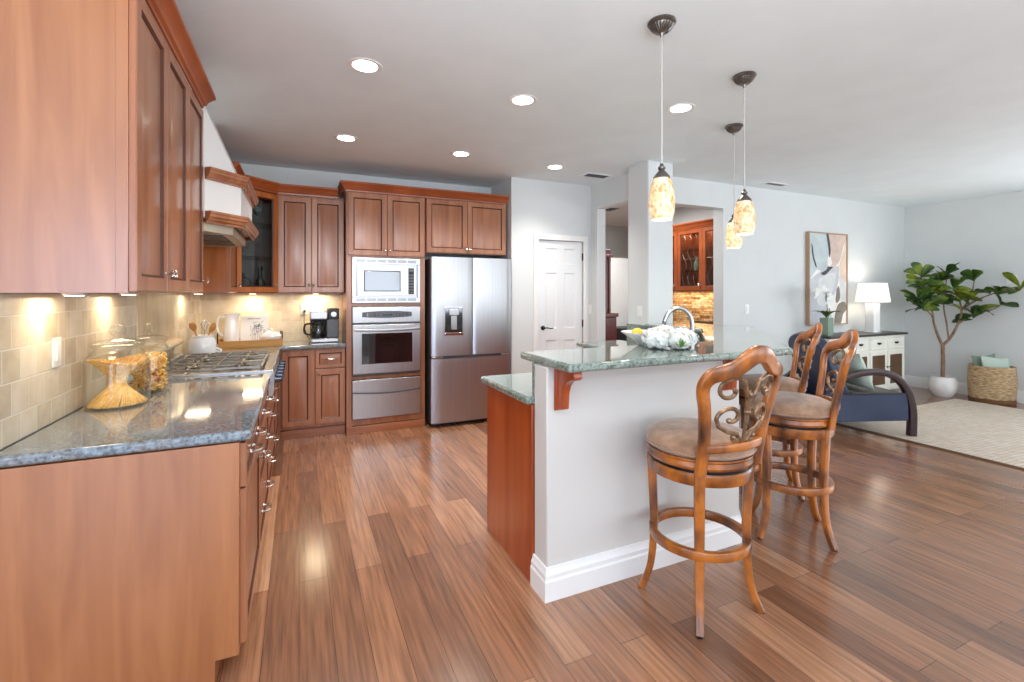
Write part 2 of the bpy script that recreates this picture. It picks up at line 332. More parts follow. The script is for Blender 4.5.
def tag(o, label, cat, group=None, kind=None):
    o['label'] = label; o['category'] = cat
    if group: o['group'] = group
    if kind: o['kind'] = kind
    return o
def ST(name, bm, mats, parent=None, **k):
    o = O(name, bm, mats, parent, **k)
    if parent is None: o['kind'] = 'structure'
    return o
def dup(root, loc, rz, label, name=None):
    r = root.copy(); COL.objects.link(r); r.location = loc; r.rotation_euler = (0, 0, rz); r['label'] = label
    def rec(src, dst):
        for ch in list(src.children):
            if ch.name in seen: continue
            c = ch.copy(); COL.objects.link(c); c.parent = dst; seen.add(c.name); rec(ch, c)
    seen = set(); rec(root, r)
    return r

# ---------------------------------------------------------------- room shell
XL, YB, PW, XR, YN, CH = -0.89, 5.50, 4.87, 8.50, 4.10, 2.74
b = BM(); box(b, -3.35, 9.3, -3.6, 9.4, -0.1, 0); ST('floor', b, 'floor_planks')
b = BM(); box(b, -3.35, 9.3, -3.6, 9.4, CH, CH + 0.1); ST('ceiling', b, 'ceiling_paint')
b = BM(); box(b, XL - 0.12, XL, 1.95, YB + 0.12, 0, CH); ST('wall_left', b, 'wall_paint')
b = BM(); box(b, -3.35, XL - 0.12, 1.95, 2.07, 0, CH); ST('wall_breakfast_side', b, 'wall_paint')
b = BM(); box(b, XL, 2.20, YB, YB + 0.12, 0, CH); ST('wall_back', b, 'wall_paint')
b = BM()
for q in ((2.20, 2.535, PW, 5.0, 0, CH), (3.165, 3.40, PW, 5.0, 0, CH), (2.535, 3.165, PW, 5.0, 2.05, CH), (2.20, 2.32, 5.0, YB + 0.12, 0, CH), (3.28, 3.40, 4.746, PW, 0, CH)): box(b, *q)
ST('wall_pantry', b, 'wall_paint')
b = BM(); box(b, 3.28, 3.40, 4.0, 4.746, 2.44, CH); ST('wall_hall_header', b, 'wall_paint')
b = BM(); box(b, 3.15, 3.47, 3.68, 4.0, 0, CH); ST('wall_column', b, 'wall_paint', bev=0.012)
b = BM(); box(b, 4.65, XR + 0.12, YN, YN + 0.15, 0, CH); box(b, 3.40, 4.65, YN, YN + 0.15, 2.44, CH); ST('wall_living', b, 'wall_paint')
def pierced(name, axis, at, th, a0, a1, holes):
    b = BM(); cuts = sorted(holes); prev = a0
    def add(p, q, z0, z1):
        if axis == 'y': box(b, p, q, at, at + th, z0, z1)
        else: box(b, at, at + th, p, q, z0, z1)
    for h0, h1, z0, z1 in cuts:
        add(prev, h0, 0, CH); add(h0, h1, z1, CH)
        if z0 > 0.01: add(h0, h1, 0, z0)
        prev = h1
    add(prev, a1, 0, CH); ST(name, b, 'wall_paint')
pierced('wall_right', 'x', XR, 0.12, -3.6, YN, [(-1.5, 1.9, 0.4, 2.5)])
pierced('wall_front', 'y', -3.6, 0.12, -3.35, XR + 0.12, [(-2.8, -0.6, 0.05, 2.45), (0.4, 4.8, 0.4, 2.5), (5.3, 7.9, 0.4, 2.5)])
pierced('wall_breakfast', 'x', -3.35, 0.12, -3.48, 1.95, [(-2.0, 0.8, 0.4, 2.5)])
# windows (frames with mullions) of the walls out of the photo
def window(i, axis, at, a0, a1, z0, z1, n):
    b = BM(); w = 0.05
    def add(p, q, r, s):
        if axis == 'y': box(b, p, q, at, at + 0.06, r, s)
        else: box(b, at, at + 0.06, p, q, r, s)
    add(a0, a0 + w, z0, z1); add(a1 - w, a1, z0, z1); add(a0 + w, a1 - w, z0, z0 + w); add(a0 + w, a1 - w, z1 - w, z1)
    for k in range(1, n): c = a0 + (a1 - a0) * k / n; add(c - 0.03, c + 0.03, z0 + w, z1 - w)
    ST('window_%d' % i, b, 'trim_white')
window(1, 'y', -3.57, -2.8, -0.6, 0.05, 2.45, 2); window(2, 'y', -3.57, 0.4, 4.8, 0.4, 2.5, 4); window(3, 'y', -3.57, 5.3, 7.9, 0.4, 2.5, 3)
window(4, 'x', 8.53, -1.5, 1.9, 0.4, 2.5, 3); window(5, 'x', -3.32, -2.0, 0.8, 0.4, 2.5, 2)
# hall and bar nook behind the openings
b = BM(); box(b, 5.37, 5.49, YN + 0.15, 6.2, 0, CH); ST('wall_nook', b, 'wall_paint')
b = BM(); box(b, 3.0, 5.0, 7.6, 7.72, 0, CH); box(b, 5.0, 6.6, 7.6, 7.72, 2.12, CH); box(b, 6.6, 8.6, 7.6, 7.72, 0, CH); ST('wall_hall', b, 'wall_paint')
b = BM(); box(b, 3.0, 9.3, 9.28, 9.4, 0, CH); ST('wall_far_room', b, 'wall_paint')
b = BM(); box(b, 2.88, 3.0, 5.62, 9.4, 0, CH); ST('wall_hall_left', b, 'wall_paint')
b = BM(); box(b, 8.6, 8.72, 4.25, 9.28, 0, CH); ST('wall_hall_right', b, 'wall_paint')

BASE = [(0, 0), (0.018, 0), (0.018, 0.095), (0.014, 0.105), (0.014, 0.125), (0.009, 0.135), (0.006, 0.155), (0, 0.158)]
def baseboard(name, path, side=1):
    b = BM(); molding(b, path, BASE, side=side); ST(name, b, 'trim_white', smooth=25)
baseboard('baseboard_living', [(4.65, YN), (XR, YN)])
baseboard('baseboard_right', [(XR, YN - 0.018), (XR, -3.4)])
baseboard('baseboard_pantry', [(2.20, PW), (2.47, PW)]); baseboard('baseboard_pantry_right', [(3.23, PW), (3.28, PW)])
baseboard('baseboard_hall', [(3.2, 7.6), (4.95, 7.6)]); baseboard('baseboard_far_room', [(3.2, 9.28), (8.5, 9.28)])

# pantry door
dr = bpy.data.objects.new('door_1', None); COL.objects.link(dr); dr.location = (2.85, PW, 0); dr['kind'] = 'structure'
CASE = [(0, 0), (0.016, 0), (0.018, 0.02), (0.012, 0.03), (0.014, 0.055), (0.006, 0.062), (0, 0.062)]
b = BM()
for x0, x1, z0, z1 in ((2.475, 2.54, 0, 2.11), (3.16, 3.225, 0, 2.11), (2.54, 3.16, 2.045, 2.11)):
    box(b, x0, x1, PW - 0.016, PW, z0, z1)
    ins = 0.018
    box(b, x0 + ins, x1 - ins if x1 - x0 < 0.1 else x1 + 0.0, PW - 0.022, PW - 0.016, z0, z1 - (ins if x1 - x0 > 0.1 else 0.02))
O('door_casing', b, 'trim_white', dr, bev=0.003)
def slab(bm, x0, x1, z0, z1, y, th, panels, dep=0.008):
    """door slab facing -Y with raised panels; built as rings"""
    xs = sorted({x0, x1, *[p[0] for p in panels], *[p[1] for p in panels]}); zs = sorted({z0, z1, *[p[2] for p in panels], *[p[3] for p in panels]})
    for i in range(len(xs) - 1):
        for j in range(len(zs) - 1):
            a, c, d, e = xs[i], xs[i + 1], zs[j], zs[j + 1]
            if any(abs(p[0] - a) < 1e-6 and abs(p[1] - c) < 1e-6 and abs(p[2] - d) < 1e-6 and abs(p[3] - e) < 1e-6 for p in panels):
                R = []
                for ins, dp in ((0, 0), (0.012, dep), (0.022, dep), (0.05, 0.002)):
                    R.append([bm.verts.new(q) for q in ((a + ins, y + dp, d + ins), (c - ins, y + dp, d + ins), (c - ins, y + dp, e - ins), (a + ins, y + dp, e - ins))])
                for r0, r1 in zip(R, R[1:]):
                    for k in range(4): bm.faces.new((r0[k], r0[(k + 1) % 4], r1[(k + 1) % 4], r1[k]))
                bm.faces.new(R[-1])
            else: bm.faces.new([bm.verts.new(q) for q in ((a, y, d), (c, y, d), (c, y, e), (a, y, e))])
    bmesh.ops.remove_doubles(bm, verts=bm.verts, dist=1e-5)
    box(bm, x0, x1, y + 0.012, y + th, z0, z1)
    for q in ((x0, x0 + 0.002), (x1 - 0.002, x1)): box(bm, q[0], q[1], y, y + 0.012, z0, z1)
    box(bm, x0, x1, y, y + 0.012, z1 - 0.002, z1)
b = BM(); pn = []
for x0, x1 in ((2.645, 2.80), (2.90, 3.055)):
    for z0, z1 in ((0.22, 0.86), (1.00, 1.66), (1.76, 1.95)): pn.append((x0, x1, z0, z1))
slab(b, 2.545, 3.155, 0.01, 2.04, PW + 0.012, 0.045, pn); O('door_panel', b, 'door_paint', dr, smooth=20)
b = BM(); lathe(b, [(0.0, 0), (0.026, 0), (0.028, 0.004), (0.02, 0.01), (0.01, 0.02), (0.01, 0.045), (0, 0.045)], n=20)
bmesh.ops.rotate(b, verts=b.verts, cent=(0, 0, 0), matrix=Matrix.Rotation(PI / 2, 3, 'X')); bmesh.ops.translate(b, verts=b.verts, vec=(2.61, PW + 0.012, 1.01))
tube(b, spline([(2.61, PW - 0.035, 1.01), (2.65, PW - 0.037, 1.012), (2.69, PW - 0.035, 1.004), (2.725, PW - 0.033, 1.008)]), 0.007)
O('door_handle', b, 'black_metal', dr)
for z in (1.86, 0.25, 1.05):
    b = BM(); box(b, 3.150, 3.162, PW - 0.004, PW + 0.012, z - 0.045, z + 0.045); O('hinge', b, 'black_metal', dr, bev=0.002)

# kitchen tile splashbacks
b = BM(); box(b, XL, XL + 0.012, 1.96, 3.46, 0.915, 1.417); box(b, XL, XL + 0.012, 4.36, YB, 0.915, 1.417); ST('trim_1', b, 'tile_left')
b = BM(); box(b, XL + 0.012, 0.43, YB - 0.012, YB, 0.915, 1.417); ST('trim_2', b, 'tile_back')
b = BM(); box(b, XL, XL + 0.018, 3.46, 4.36, 0.915, 1.9); ST('trim_3', b, 'travertine', bev=0.004)
b = BM(); molding(b, [(XL + 0.018, 4.36), (XL + 0.018, 3.46)], [(0, 1.03), (0.05, 1.03), (0.062, 1.04), (0.062, 1.055), (0.055, 1.065), (0.02, 1.075), (0, 1.075)], side=-1); ST('trim_4', b, 'travertine')
b = BM(); box(b, 5.34, 5.37, YN + 0.15, 6.2, 0.93, 1.449); ST('trim_5', b, 'stone_ledger')
#PART2
# ---------------------------------------------------------------- cabinetry
class Face:
    def __init__(s, o, u, n): s.o, s.u, s.n = Vector((*o, 0)), Vector((*u, 0)).normalized(), Vector((*n, 0)).normalized()
    def p(s, a, z, d=0): return s.o + s.u * a + s.n * d + Vector((0, 0, z))
def front(bm, F, a0, a1, z0, z1, th=0.022, fr=0.058, glass=False, gap=0.0015):
    """raised panel door or drawer front standing proud of face F; slot 1 is the dark glazed groove"""
    a0 += gap; a1 -= gap; z0 += gap; z1 -= gap
    prof = [(0, 0, 0), (0, th - 0.004, 0), (0.004, th, 0), (fr - 0.006, th, 0), (fr, th - 0.004, 1), (fr + 0.005, th - 0.010, 1)]
    if glass: prof += [(fr + 0.005, 0.004, 0)]
    else: prof += [(fr + 0.011, th - 0.010, 0), (fr + 0.034, th - 0.004, 0)]
    R = []
    for ins, d, mi in prof: R.append(([bm.verts.new(F.p(a, z, d)) for a, z in ((a0 + ins, z0 + ins), (a1 - ins, z0 + ins), (a1 - ins, z1 - ins), (a0 + ins, z1 - ins))], mi))
    for (r0, _), (r1, mi) in zip(R, R[1:]):
        for k in range(4): bm.faces.new((r0[k], r0[(k + 1) % 4], r1[(k + 1) % 4], r1[k])).material_index = mi
    if not glass: bm.faces.new(R[-1][0])
    else:
        for k in range(4): bm.faces.new((R[0][0][k], R[0][0][(k + 1) % 4], R[-1][0][(k + 1) % 4], R[-1][0][k]))
def knob(F, a, z, parent, d=0.022):
    b = BM(); n = F.n
    tube(b, [F.p(a, z, d), F.p(a, z, d + 0.006), F.p(a, z, d + 0.018)], [0.009, 0.005, 0.006], 8)
    c = F.p(a, z, d + 0.024)
    for k in range(5):
        an = k * 2 * PI / 5 + 0.3; v = F.u * math.cos(an) + Vector((0, 0, math.sin(an)))
        tube(b, [c - n * 0.004, c + v * 0.010 + n * 0.002, c + v * 0.017 - n * 0.001], [0.006, 0.006, 0.003], 6)
    ellipsoid(b, c, 0.008, 0.008, 0.008, 8, 6)
    return O('knob', b, 'silver', parent)
def pull(F, a, z, parent, d=0.022, w=0.085):
    b = BM(); pts = [F.p(a - w / 2, z, d), F.p(a - w / 2, z, d + 0.02), F.p(a - w / 2 + 0.012, z, d + 0.036), F.p(a, z, d + 0.040), F.p(a + w / 2 - 0.012, z, d + 0.036), F.p(a + w / 2, z, d + 0.02), F.p(a + w / 2, z, d)]
    tube(b, spline(pts, 3), 0.0055, 6)
    for s in (-1, 1): ellipsoid(b, F.p(a + s * w / 2, z, d + 0.001), 0.009, 0.009, 0.009, 8, 6)
    return O('pull', b, 'silver', parent)
def cdoor(F, a0, a1, z0, z1, root, kn=None, m='cherry', fr=0.058):
    b = BM(); front(b, F, a0, a1, z0, z1, fr=fr); o = O('door', b, [m, 'glaze'], root, smooth=25)
    if kn: knob(F, kn[0], kn[1], o)
    return o
def cdrawer(F, a0, a1, z0, z1, root, pulls=(), m='cherry'):
    b = BM(); front(b, F, a0, a1, z0, z1, fr=min(0.04, (z1 - z0) * 0.22)); o = O('drawer', b, [m, 'glaze'], root, smooth=25)
    for a in pulls: pull(F, a, (z0 + z1) / 2, o)
    return o
CROWN = [(0, 0), (0.008, 0), (0.010, 0.014), (0.022, 0.022), (0.028, 0.040), (0.050, 0.066), (0.058, 0.072), (0.062, 0.076), (0.062, 0.092), (0, 0.092)]
def crown(path, z, label, mat_='crown_wood', side=1, sc=1.0):
    b = BM(); molding(b, path, [(o * sc, z + q * sc) for o, q in CROWN], side=side)
    return tag(O('crown_molding', b, mat_, smooth=25), label, 'crown molding', 'crown moldings on the wall cabinets')

# --- left run: wall cabinets near the camera
FL = Face((-0.525, 0), (0, 1), (1, 0))       # left wall-cabinet face, a = world Y
FLB = Face((-0.200, 0), (0, 1), (1, 0))      # left base-cabinet face
UT = 2.425
t = T('wall_cabinet', 'large cherry wall cabinet with three doors nearest the camera above the pasta jars', 'cabinet', (-0.71, 2.6, 1.42), group='cherry wall cabinets')
b = BM(); box(b, XL + 0.001, -0.547, 1.995, 3.215, 1.42, 2.475); box(b, -0.547, -0.525, 1.995, 3.215, 1.42, 2.475); O('body', b, 'cherry', t, bev=0.001)
b = BM(); box(b, XL + 0.03, -0.56, 1.985, 1.995, 1.42, 2.475); box(b, -0.56, -0.5255, 1.981, 1.995, 1.42, 2.475); box(b, XL + 0.001, XL + 0.03, 1.981, 1.995, 1.42, 2.475); O('end_panel', b, 'cherry_end', t, bev=0.001)
cdoor(FL, 1.985, 2.39, 1.425, 2.472, t, (2.365, 1.50)); cdoor(FL, 2.39, 2.795, 1.425, 2.472, t, (2.415, 1.50)); cdoor(FL, 2.795, 3.215, 1.425, 2.472, t, (3.185, 1.49))
crown([(XL + 0.001, 1.985), (-0.506, 1.985), (-0.506, 3.170), (XL + 0.001, 3.170)], 2.476, 'cherry crown molding running along the nearest wall cabinet at top left', side=1)
t = T('wall_cabinet', 'narrow cherry wall cabinet just beyond the range hood, its orange side showing', 'cabinet', (-0.71, 4.6, 1.42), group='cherry wall cabinets')
b = BM(); box(b, XL + 0.001, -0.525, 4.385, 4.86, 1.42, 2.40); O('body', b, 'cherry_orange', t, bev=0.002)
cdoor(FL, 4.385, 4.86, 1.425, 2.38, t, (4.83, 1.49), fr=0.05)
# angled glass cabinet in the corner
A0, A1 = Vector((-0.525, 4.862)), Vector((-0.200, 5.168)); uu = (A1 - A0).normalized(); FG = Face(A0, uu, (uu.y, -uu.x)); LG = (A1 - A0).length
t = T('corner_cabinet', 'angled corner cabinet with a glass door, dark glassware on its shelves', 'cabinet', (-0.6, 5.2, 1.42))
b = BM()
for z0, z1 in ((1.42, 1.44), (2.38, 2.40)): prism(b, [(XL + 0.014, 4.862), (-0.525, 4.862), (-0.2, 5.168), (-0.2, YB - 0.014), (XL + 0.014, YB - 0.014)], z0, z1)
box(b, XL + 0.014, -0.53, 4.862, 4.872, 1.44, 2.38); box(b, -0.21, -0.2, 5.172, YB - 0.014, 1.44, 2.38)
box(b, XL + 0.014, XL + 0.02, 4.872, YB - 0.014, 1.44, 2.38); box(b, XL + 0.02, -0.21, YB - 0.02, YB - 0.014, 1.44, 2.38)
O('body', b, 'cherry_red', t)
b = BM(); box(b, XL + 0.0202, XL + 0.023, 4.873, YB - 0.021, 1.4405, 2.3795); box(b, XL + 0.023, -0.2105, YB - 0.0225, YB - 0.0202, 1.4405, 2.3795); O('lining', b, 'cabinet_inside', t)
b = BM(); front(b, FG, 0.0, LG, 1.425, 2.38, fr=0.055, glass=True); dg = O('door', b, ['cherry_orange', 'glaze'], t, smooth=25)
b = BM(); F = FG; v = [b.verts.new(F.p(a, z, 0.007)) for a, z in ((0.058, 1.485), (LG - 0.058, 1.485), (LG - 0.058, 2.32), (0.058, 2.32))]; b.faces.new(v)
r = bmesh.ops.extrude_face_region(b, geom=b.faces[:]); bmesh.ops.translate(b, verts=[x for x in r['geom'] if isinstance(x, bmesh.types.BMVert)], vec=FG.n * 0.004); O('pane', b, 'pane_glass', dg)
knob(FG, LG - 0.03, 1.50, dg)
for z in (1.76, 2.08):
    b = BM(); prism(b, [(XL + 0.0235, 4.874), (-0.535, 4.874), (-0.222, 5.176), (-0.222, YB - 0.023), (XL + 0.0235, YB - 0.023)], z, z + 0.008); O('shelf', b, 'pane_glass', t)
def gp(a, d): q = FG.p(a, 0, -d); return q.x, q.y
def glassware(kind, a, d, z, label, m='black'):
    x, y = gp(a, d); b = BM()
    P = {'teapot': [(0.0, 0), (0.05, 0), (0.075, 0.03), (0.08, 0.07), (0.06, 0.11), (0.02, 0.13), (0.012, 0.15), (0.014, 0.17), (0, 0.175)],
         'decanter': [(0, 0), (0.055, 0), (0.06, 0.03), (0.035, 0.10), (0.014, 0.14), (0.014, 0.20), (0.02, 0.21), (0.018, 0.24), (0, 0.245)],
         'wine_glass': [(0.034, 0), (0.034, 0.004), (0.005, 0.01), (0.004, 0.075), (0.02, 0.09), (0.037, 0.12), (0.038, 0.15), (0.032, 0.18), (0.029, 0.18), (0.034, 0.15), (0.033, 0.12), (0.015, 0.095)]}[kind]
    lathe(b, P, (x, y, z), 20)
    if kind == 'teapot': tube(b, spline([(x + 0.06, y, z + 0.05), (x + 0.11, y, z + 0.08), (x + 0.13, y, z + 0.12)]), 0.009); tube(b, spline([(x - 0.06, y, z + 0.04), (x - 0.12, y, z + 0.06), (x - 0.11, y, z + 0.10), (x - 0.055, y, z + 0.10)]), 0.006)
    return tag(O(kind, b, m), label, kind.replace('_', ' '))
glassware('teapot', 0.19, 0.13, 1.44, 'black teapot on the bottom shelf behind the corner glass door')
glassware('decanter', 0.36, 0.12, 1.44, 'dark slender decanter at the right of the bottom shelf of the corner glass cabinet')
glassware('teapot', 0.10, 0.14, 1.768, 'dark round pot on the middle shelf of the corner glass cabinet', 'pewter')
g1 = glassware('wine_glass', 0.17, 0.12, 2.088, 'stemmed glass at the left of the top shelf of the corner glass cabinet', 'pane_glass')
g2 = glassware('wine_glass', 0.33, 0.12, 2.088, 'stemmed glass at the right of the top shelf of the corner glass cabinet', 'pane_glass')
# back wall cabinet with two doors
FB = Face((0, 5.168), (1, 0), (0, -1))
t = T('wall_cabinet', 'cherry wall cabinet with two tall doors above the coffee maker', 'cabinet', (0.11, 5.33, 1.42), group='cherry wall cabinets')
b = BM(); box(b, -0.198, 0.425, 5.168, YB - 0.013, 1.42, 2.40); O('body', b, 'cherry', t, bev=0.002)
cdoor(FB, -0.19, 0.115, 1.425, 2.38, t, (0.095, 1.50)); cdoor(FB, 0.115, 0.425, 1.425, 2.38, t, (0.135, 1.50))
crown([(-0.503, 4.39), (-0.503, 4.853), (-0.192, 5.146), (0.362, 5.146)], 2.392, 'low cherry crown molding turning across the corner cabinet to the tall oven cabinet')

# tall cabinet round the ovens
FT = Face((0, 4.97), (1, 0), (0, -1))
t = T('oven_cabinet', 'tall cherry cabinet housing the microwave, wall oven and warming drawer', 'cabinet', (0.83, 5.2, 0))
b = BM(); TX0, TX1 = 0.432, 1.228
box(b, TX0, TX0 + 0.05, 4.97, YB - 0.001, 0.0, 2.44); box(b, TX1 - 0.05, TX1, 4.97, YB - 0.001, 0.0, 2.44)
box(b, TX0 + 0.05, TX1 - 0.05, 4.97, YB - 0.001, 1.785, 2.44); box(b, TX0 + 0.05, TX1 - 0.05, 4.97, YB - 0.001, 0.08, 0.145)
box(b, TX0 + 0.05, TX1 - 0.05, 4.972, YB - 0.001, 1.285, 1.315); box(b, TX0 + 0.05, TX1 - 0.05, 4.972, YB - 0.001, 0.545, 0.572)
box(b, TX0 + 0.05, TX1 - 0.05, 5.46, YB - 0.001, 0.145, 1.785)
O('body', b, 'cherry', t, bev=0.001)
b = BM(); box(b, TX0, TX1, 4.955, 4.97, 0.0, 0.075); O('plinth', b, 'cherry_across', t, bev=0.003)
cdoor(FT, TX0 + 0.012, 0.83, 1.80, 2.435, t, (0.805, 1.86)); cdoor(FT, 0.83, TX1 - 0.006, 1.80, 2.435, t, (0.855, 1.86))
t = T('wall_cabinet', 'cherry cabinet with two short doors directly above the refrigerator', 'cabinet', (1.7, 5.2, 1.85), group='cherry wall cabinets')
b = BM(); box(b, 1.236, 2.175, 4.97, YB - 0.001, 1.85, 2.44); O('body', b, 'cherry', t, bev=0.002)
cdoor(FT, 1.24, 1.70, 1.855, 2.435, t, (1.68, 1.91)); cdoor(FT, 1.70, 2.17, 1.855, 2.435, t, (1.72, 1.91))
crown([(0.428, 5.49), (0.428, 4.946), (2.180, 4.946)], 2.436, 'tall cherry crown molding above the microwave and the refrigerator')

# microwave, oven, warming drawer
def led_text(txt, F, a, z, size, m, parent, d):
    cu = bpy.data.curves.new('writing', 'FONT'); cu.body = txt; cu.size = size; cu.align_x = 'CENTER'; cu.extrude = 0.0006
    o = bpy.data.objects.new('writing', cu); COL.objects.link(o); o.parent = parent
    o.location = F.p(a, z, d) - wloc(parent); zv, xv = F.n, F.u; yv = Vector((0, 0, 1)); o.rotation_euler = Matrix((xv, yv, zv)).transposed().to_euler()
    cu.materials.append(MATS[m]); return o
t = T('microwave', 'stainless built-in microwave with trim kit above the wall oven', 'microwave', (0.83, 5.0, 1.317))
mx0, mx1 = 0.485, 1.175
b = BM(); box(b, mx0, mx1, 4.975, 5.40, 1.318, 1.782)
for q in ((mx0, mx1, 4.955, 4.975, 1.715, 1.782), (mx0, mx1, 4.955, 4.975, 1.318, 1.375), (mx0, mx0 + 0.03, 4.955, 4.975, 1.375, 1.715), (mx1 - 0.03, mx1, 4.955, 4.975, 1.375, 1.715)): box(b, *q)
O('trim_kit', b, 'stainless', t, bev=0.003)
for z0 in (1.735, 1.338):
    b = BM()
    for k in range(6):
        a = mx0 + 0.04 + k * 0.103
        for j in range(3): box(b, a, a + 0.09, 4.951, 4.9555, z0 + j * 0.010, z0 + j * 0.010 + 0.005)
    O('vent_grille', b, 'steel_side', t)
b = BM(); box(b, mx0 + 0.045, mx1 - 0.045, 4.940, 4.975, 1.388, 1.702); O('door', b, 'stainless', t, bev=0.005)
b = BM(); box(b, mx0 + 0.11, 0.965, 4.9375, 4.941, 1.435, 1.650); O('window', b, 'black', t, bev=0.012)
b = BM(); box(b, mx0 + 0.118, 0.957, 4.935, 4.938, 1.443, 1.642); O('window_glass', b, 'mirror_glass', t, bev=0.01)
b = BM(); box(b, 1.045, 1.105, 4.936, 4.941, 1.405, 1.680); cp = O('control_panel', b, 'black', t, bev=0.002)
for i in range(3):
    for j in range(7): b = BM(); box(b, 1.052 + i * 0.017, 1.064 + i * 0.017, 4.934, 4.9365, 1.415 + j * 0.030, 1.434 + j * 0.030); O('button', b, 'grey_plastic', cp)
b = BM(); box(b, 1.052, 1.098, 4.934, 4.9365, 1.645, 1.668); O('display', b, 'grey_plastic', cp)
t = T('wall_oven', 'stainless single wall oven with dark window between microwave and warming drawer', 'oven', (0.83, 5.0, 0.574))
b = BM(); box(b, mx0, mx1, 4.972, 5.44, 0.576, 1.282); O('body', b, 'steel_side', t)
b = BM(); box(b, mx0, mx1, 4.94, 4.972, 1.115, 1.280); O('control_fascia', b, 'stainless', t, bev=0.006)
b = BM(); pts = []
for k in range(17):
    a = -1 + 2 * k / 16; pts.append((0.83 + a * 0.25, 1.2 + 0.036 * (1 - 0.35 * a * a)))
for k in range(17):
    a = 1 - 2 * k / 16; pts.append((0.83 + a * 0.25, 1.2 - 0.036 * (1 - 0.35 * a * a)))
xprism(b, pts, (0, 4.941, 0), (1, 0, 0), (0, -1, 0), 0.005); cp = O('control_panel', b, 'steel_side', t, bev=0.002)
for k in range(12):
    if abs(k - 5.5) > 1.6:
        for j in (0, 1): b = BM(); box(b, 0.625 + k * 0.036, 0.64 + k * 0.036, 4.9345, 4.9362, 1.186 + j * 0.018, 1.194 + j * 0.018); O('button', b, 'mirror_glass', cp)
b = BM(); box(b, 0.78, 0.88, 4.9345, 4.9362, 1.19, 1.213); O('display', b, 'mirror_glass', cp)
b = BM(); box(b, mx0, mx1, 4.93, 4.972, 0.60, 1.100); od = O('door', b, 'stainless', t, bev=0.008)
b = BM(); box(b, mx0 + 0.09, mx1 - 0.09, 4.926, 4.931, 0.70, 1.010); O('window', b, 'oven_glass', od, bev=0.022, seg=3)
b = BM(); hp = [(mx0 + 0.02 + (mx1 - mx0 - 0.04) * k / 12, 4.905 - 0.014 * math.sin(PI * k / 12), 1.052 - 0.010 * math.sin(PI * k / 12)) for k in range(13)]
bar(b, hp, 0.022, 0.030, (0, 0, 1)); box(b, mx0 + 0.02, mx0 + 0.05, 4.90, 4.932, 1.035, 1.068); box(b, mx1 - 0.05, mx1 - 0.02, 4.90, 4.932, 1.035, 1.068); O('handle', b, 'stainless', od)
t = T('warming_drawer', 'stainless warming drawer under the wall oven', 'warming drawer', (0.83, 5.0, 0.147))
b = BM(); box(b, mx0, mx1, 4.94, 5.44, 0.148, 0.540); O('drawer_front', b, 'stainless', t, bev=0.005)
b = BM(); hp = [(mx0 + (mx1 - mx0) * k / 12, 4.934 - 0.006 * math.sin(PI * k / 12), 0.418 - 0.022 * math.sin(PI * k / 12)) for k in range(13)]
bar(b, hp, 0.012, 0.014, (0, 0, 1)); O('handle', b, 'steel_side', t)

# refrigerator
t = T('refrigerator', 'stainless french door refrigerator with ice dispenser and bottom freezer', 'refrigerator', (1.715, 5.1, 0))
fx0, fx1, fy = 1.262, 2.172, 4.80
b = BM(); box(b, fx0, fx1, 4.90, YB - 0.04, 0.03, 1.785); box(b, fx0 + 0.03, fx1 - 0.03, 4.93, 5.4, 0.0, 0.03); O('body', b, 'steel_side', t, bev=0.004)
def curved(x0, x1, z0, z1, bow=0.022, cut=None):
    b = BM(); n = 14; top = []
    for z in (z0, z1):
        fr = [b.verts.new((x0 + (x1 - x0) * k / n, fy + bow * (2 * k / n - 1) ** 2 * 0.6 + (0.010 if k in (0, n) else 0), z)) for k in range(n + 1)]
        bk = [b.verts.new((x0, 4.893, z)), b.verts.new((x1, 4.893, z))]; top.append((fr, bk))
    (f0, b0), (f1, b1) = top
    for k in range(n): b.faces.new((f0[k], f0[k + 1], f1[k + 1], f1[k]))
    b.faces.new((f0[0], f1[0], b1[0], b0[0])); b.faces.new((f0[-1], b0[1], b1[1], f1[-1])); b.faces.new((b0[0], b1[0], b1[1], b0[1]))
    b.faces.new(f0[::-1] + b0[:1] + b0[1:]) if False else b.faces.new([b0[0], b0[1]] + f0[::-1]); b.faces.new([b1[1], b1[0]] + f1)
    return b
xm = 1.715
dl = O('door', curved(fx0, xm - 0.004, 0.755, 1.80), 'steel_dark', t); dR = O('door', curved(xm + 0.004, fx1, 0.755, 1.80), 'steel_dark', t)
fz = O('freezer_drawer', curved(fx0, fx1, 0.05, 0.725, 0.03), 'steel_dark', t)
b = BM(); box(b, fx0 + 0.004, fx1 - 0.004, 4.83, 4.89, 0.727, 0.753); O('pocket_handle', b, 'steel_side', t)
for x0, x1, par in ((fx0 + 0.004, fx0 + 0.12, fz), (fx1 - 0.12, fx1 - 0.004, fz)):
    b = BM(); box(b, x0, x1, 4.808, 4.85, 0.728, 0.75); O('hinge_cap', b, 'stainless', t, bev=0.005)
b = BM(); box(b, 1.385, 1.610, fy - 0.001, fy + 0.012, 0.96, 1.275); dp = O('dispenser', b, 'stainless', dl, bev=0.004)
b = BM(); box(b, 1.40, 1.595, fy - 0.003, fy + 0.002, 1.0, 1.262); O('recess', b, 'mirror_glass', dp, bev=0.003)
b = BM(); box(b, 1.445, 1.55, fy - 0.012, fy - 0.002, 1.185, 1.25); box(b, 1.465, 1.53, fy - 0.01, fy - 0.002, 1.03, 1.18); O('paddle', b, 'stainless', dp, bev=0.006)
b = BM(); box(b, 1.395, 1.60, fy - 0.014, fy, 0.972, 1.0); O('drip_tray', b, 'chrome', dp, bev=0.004)

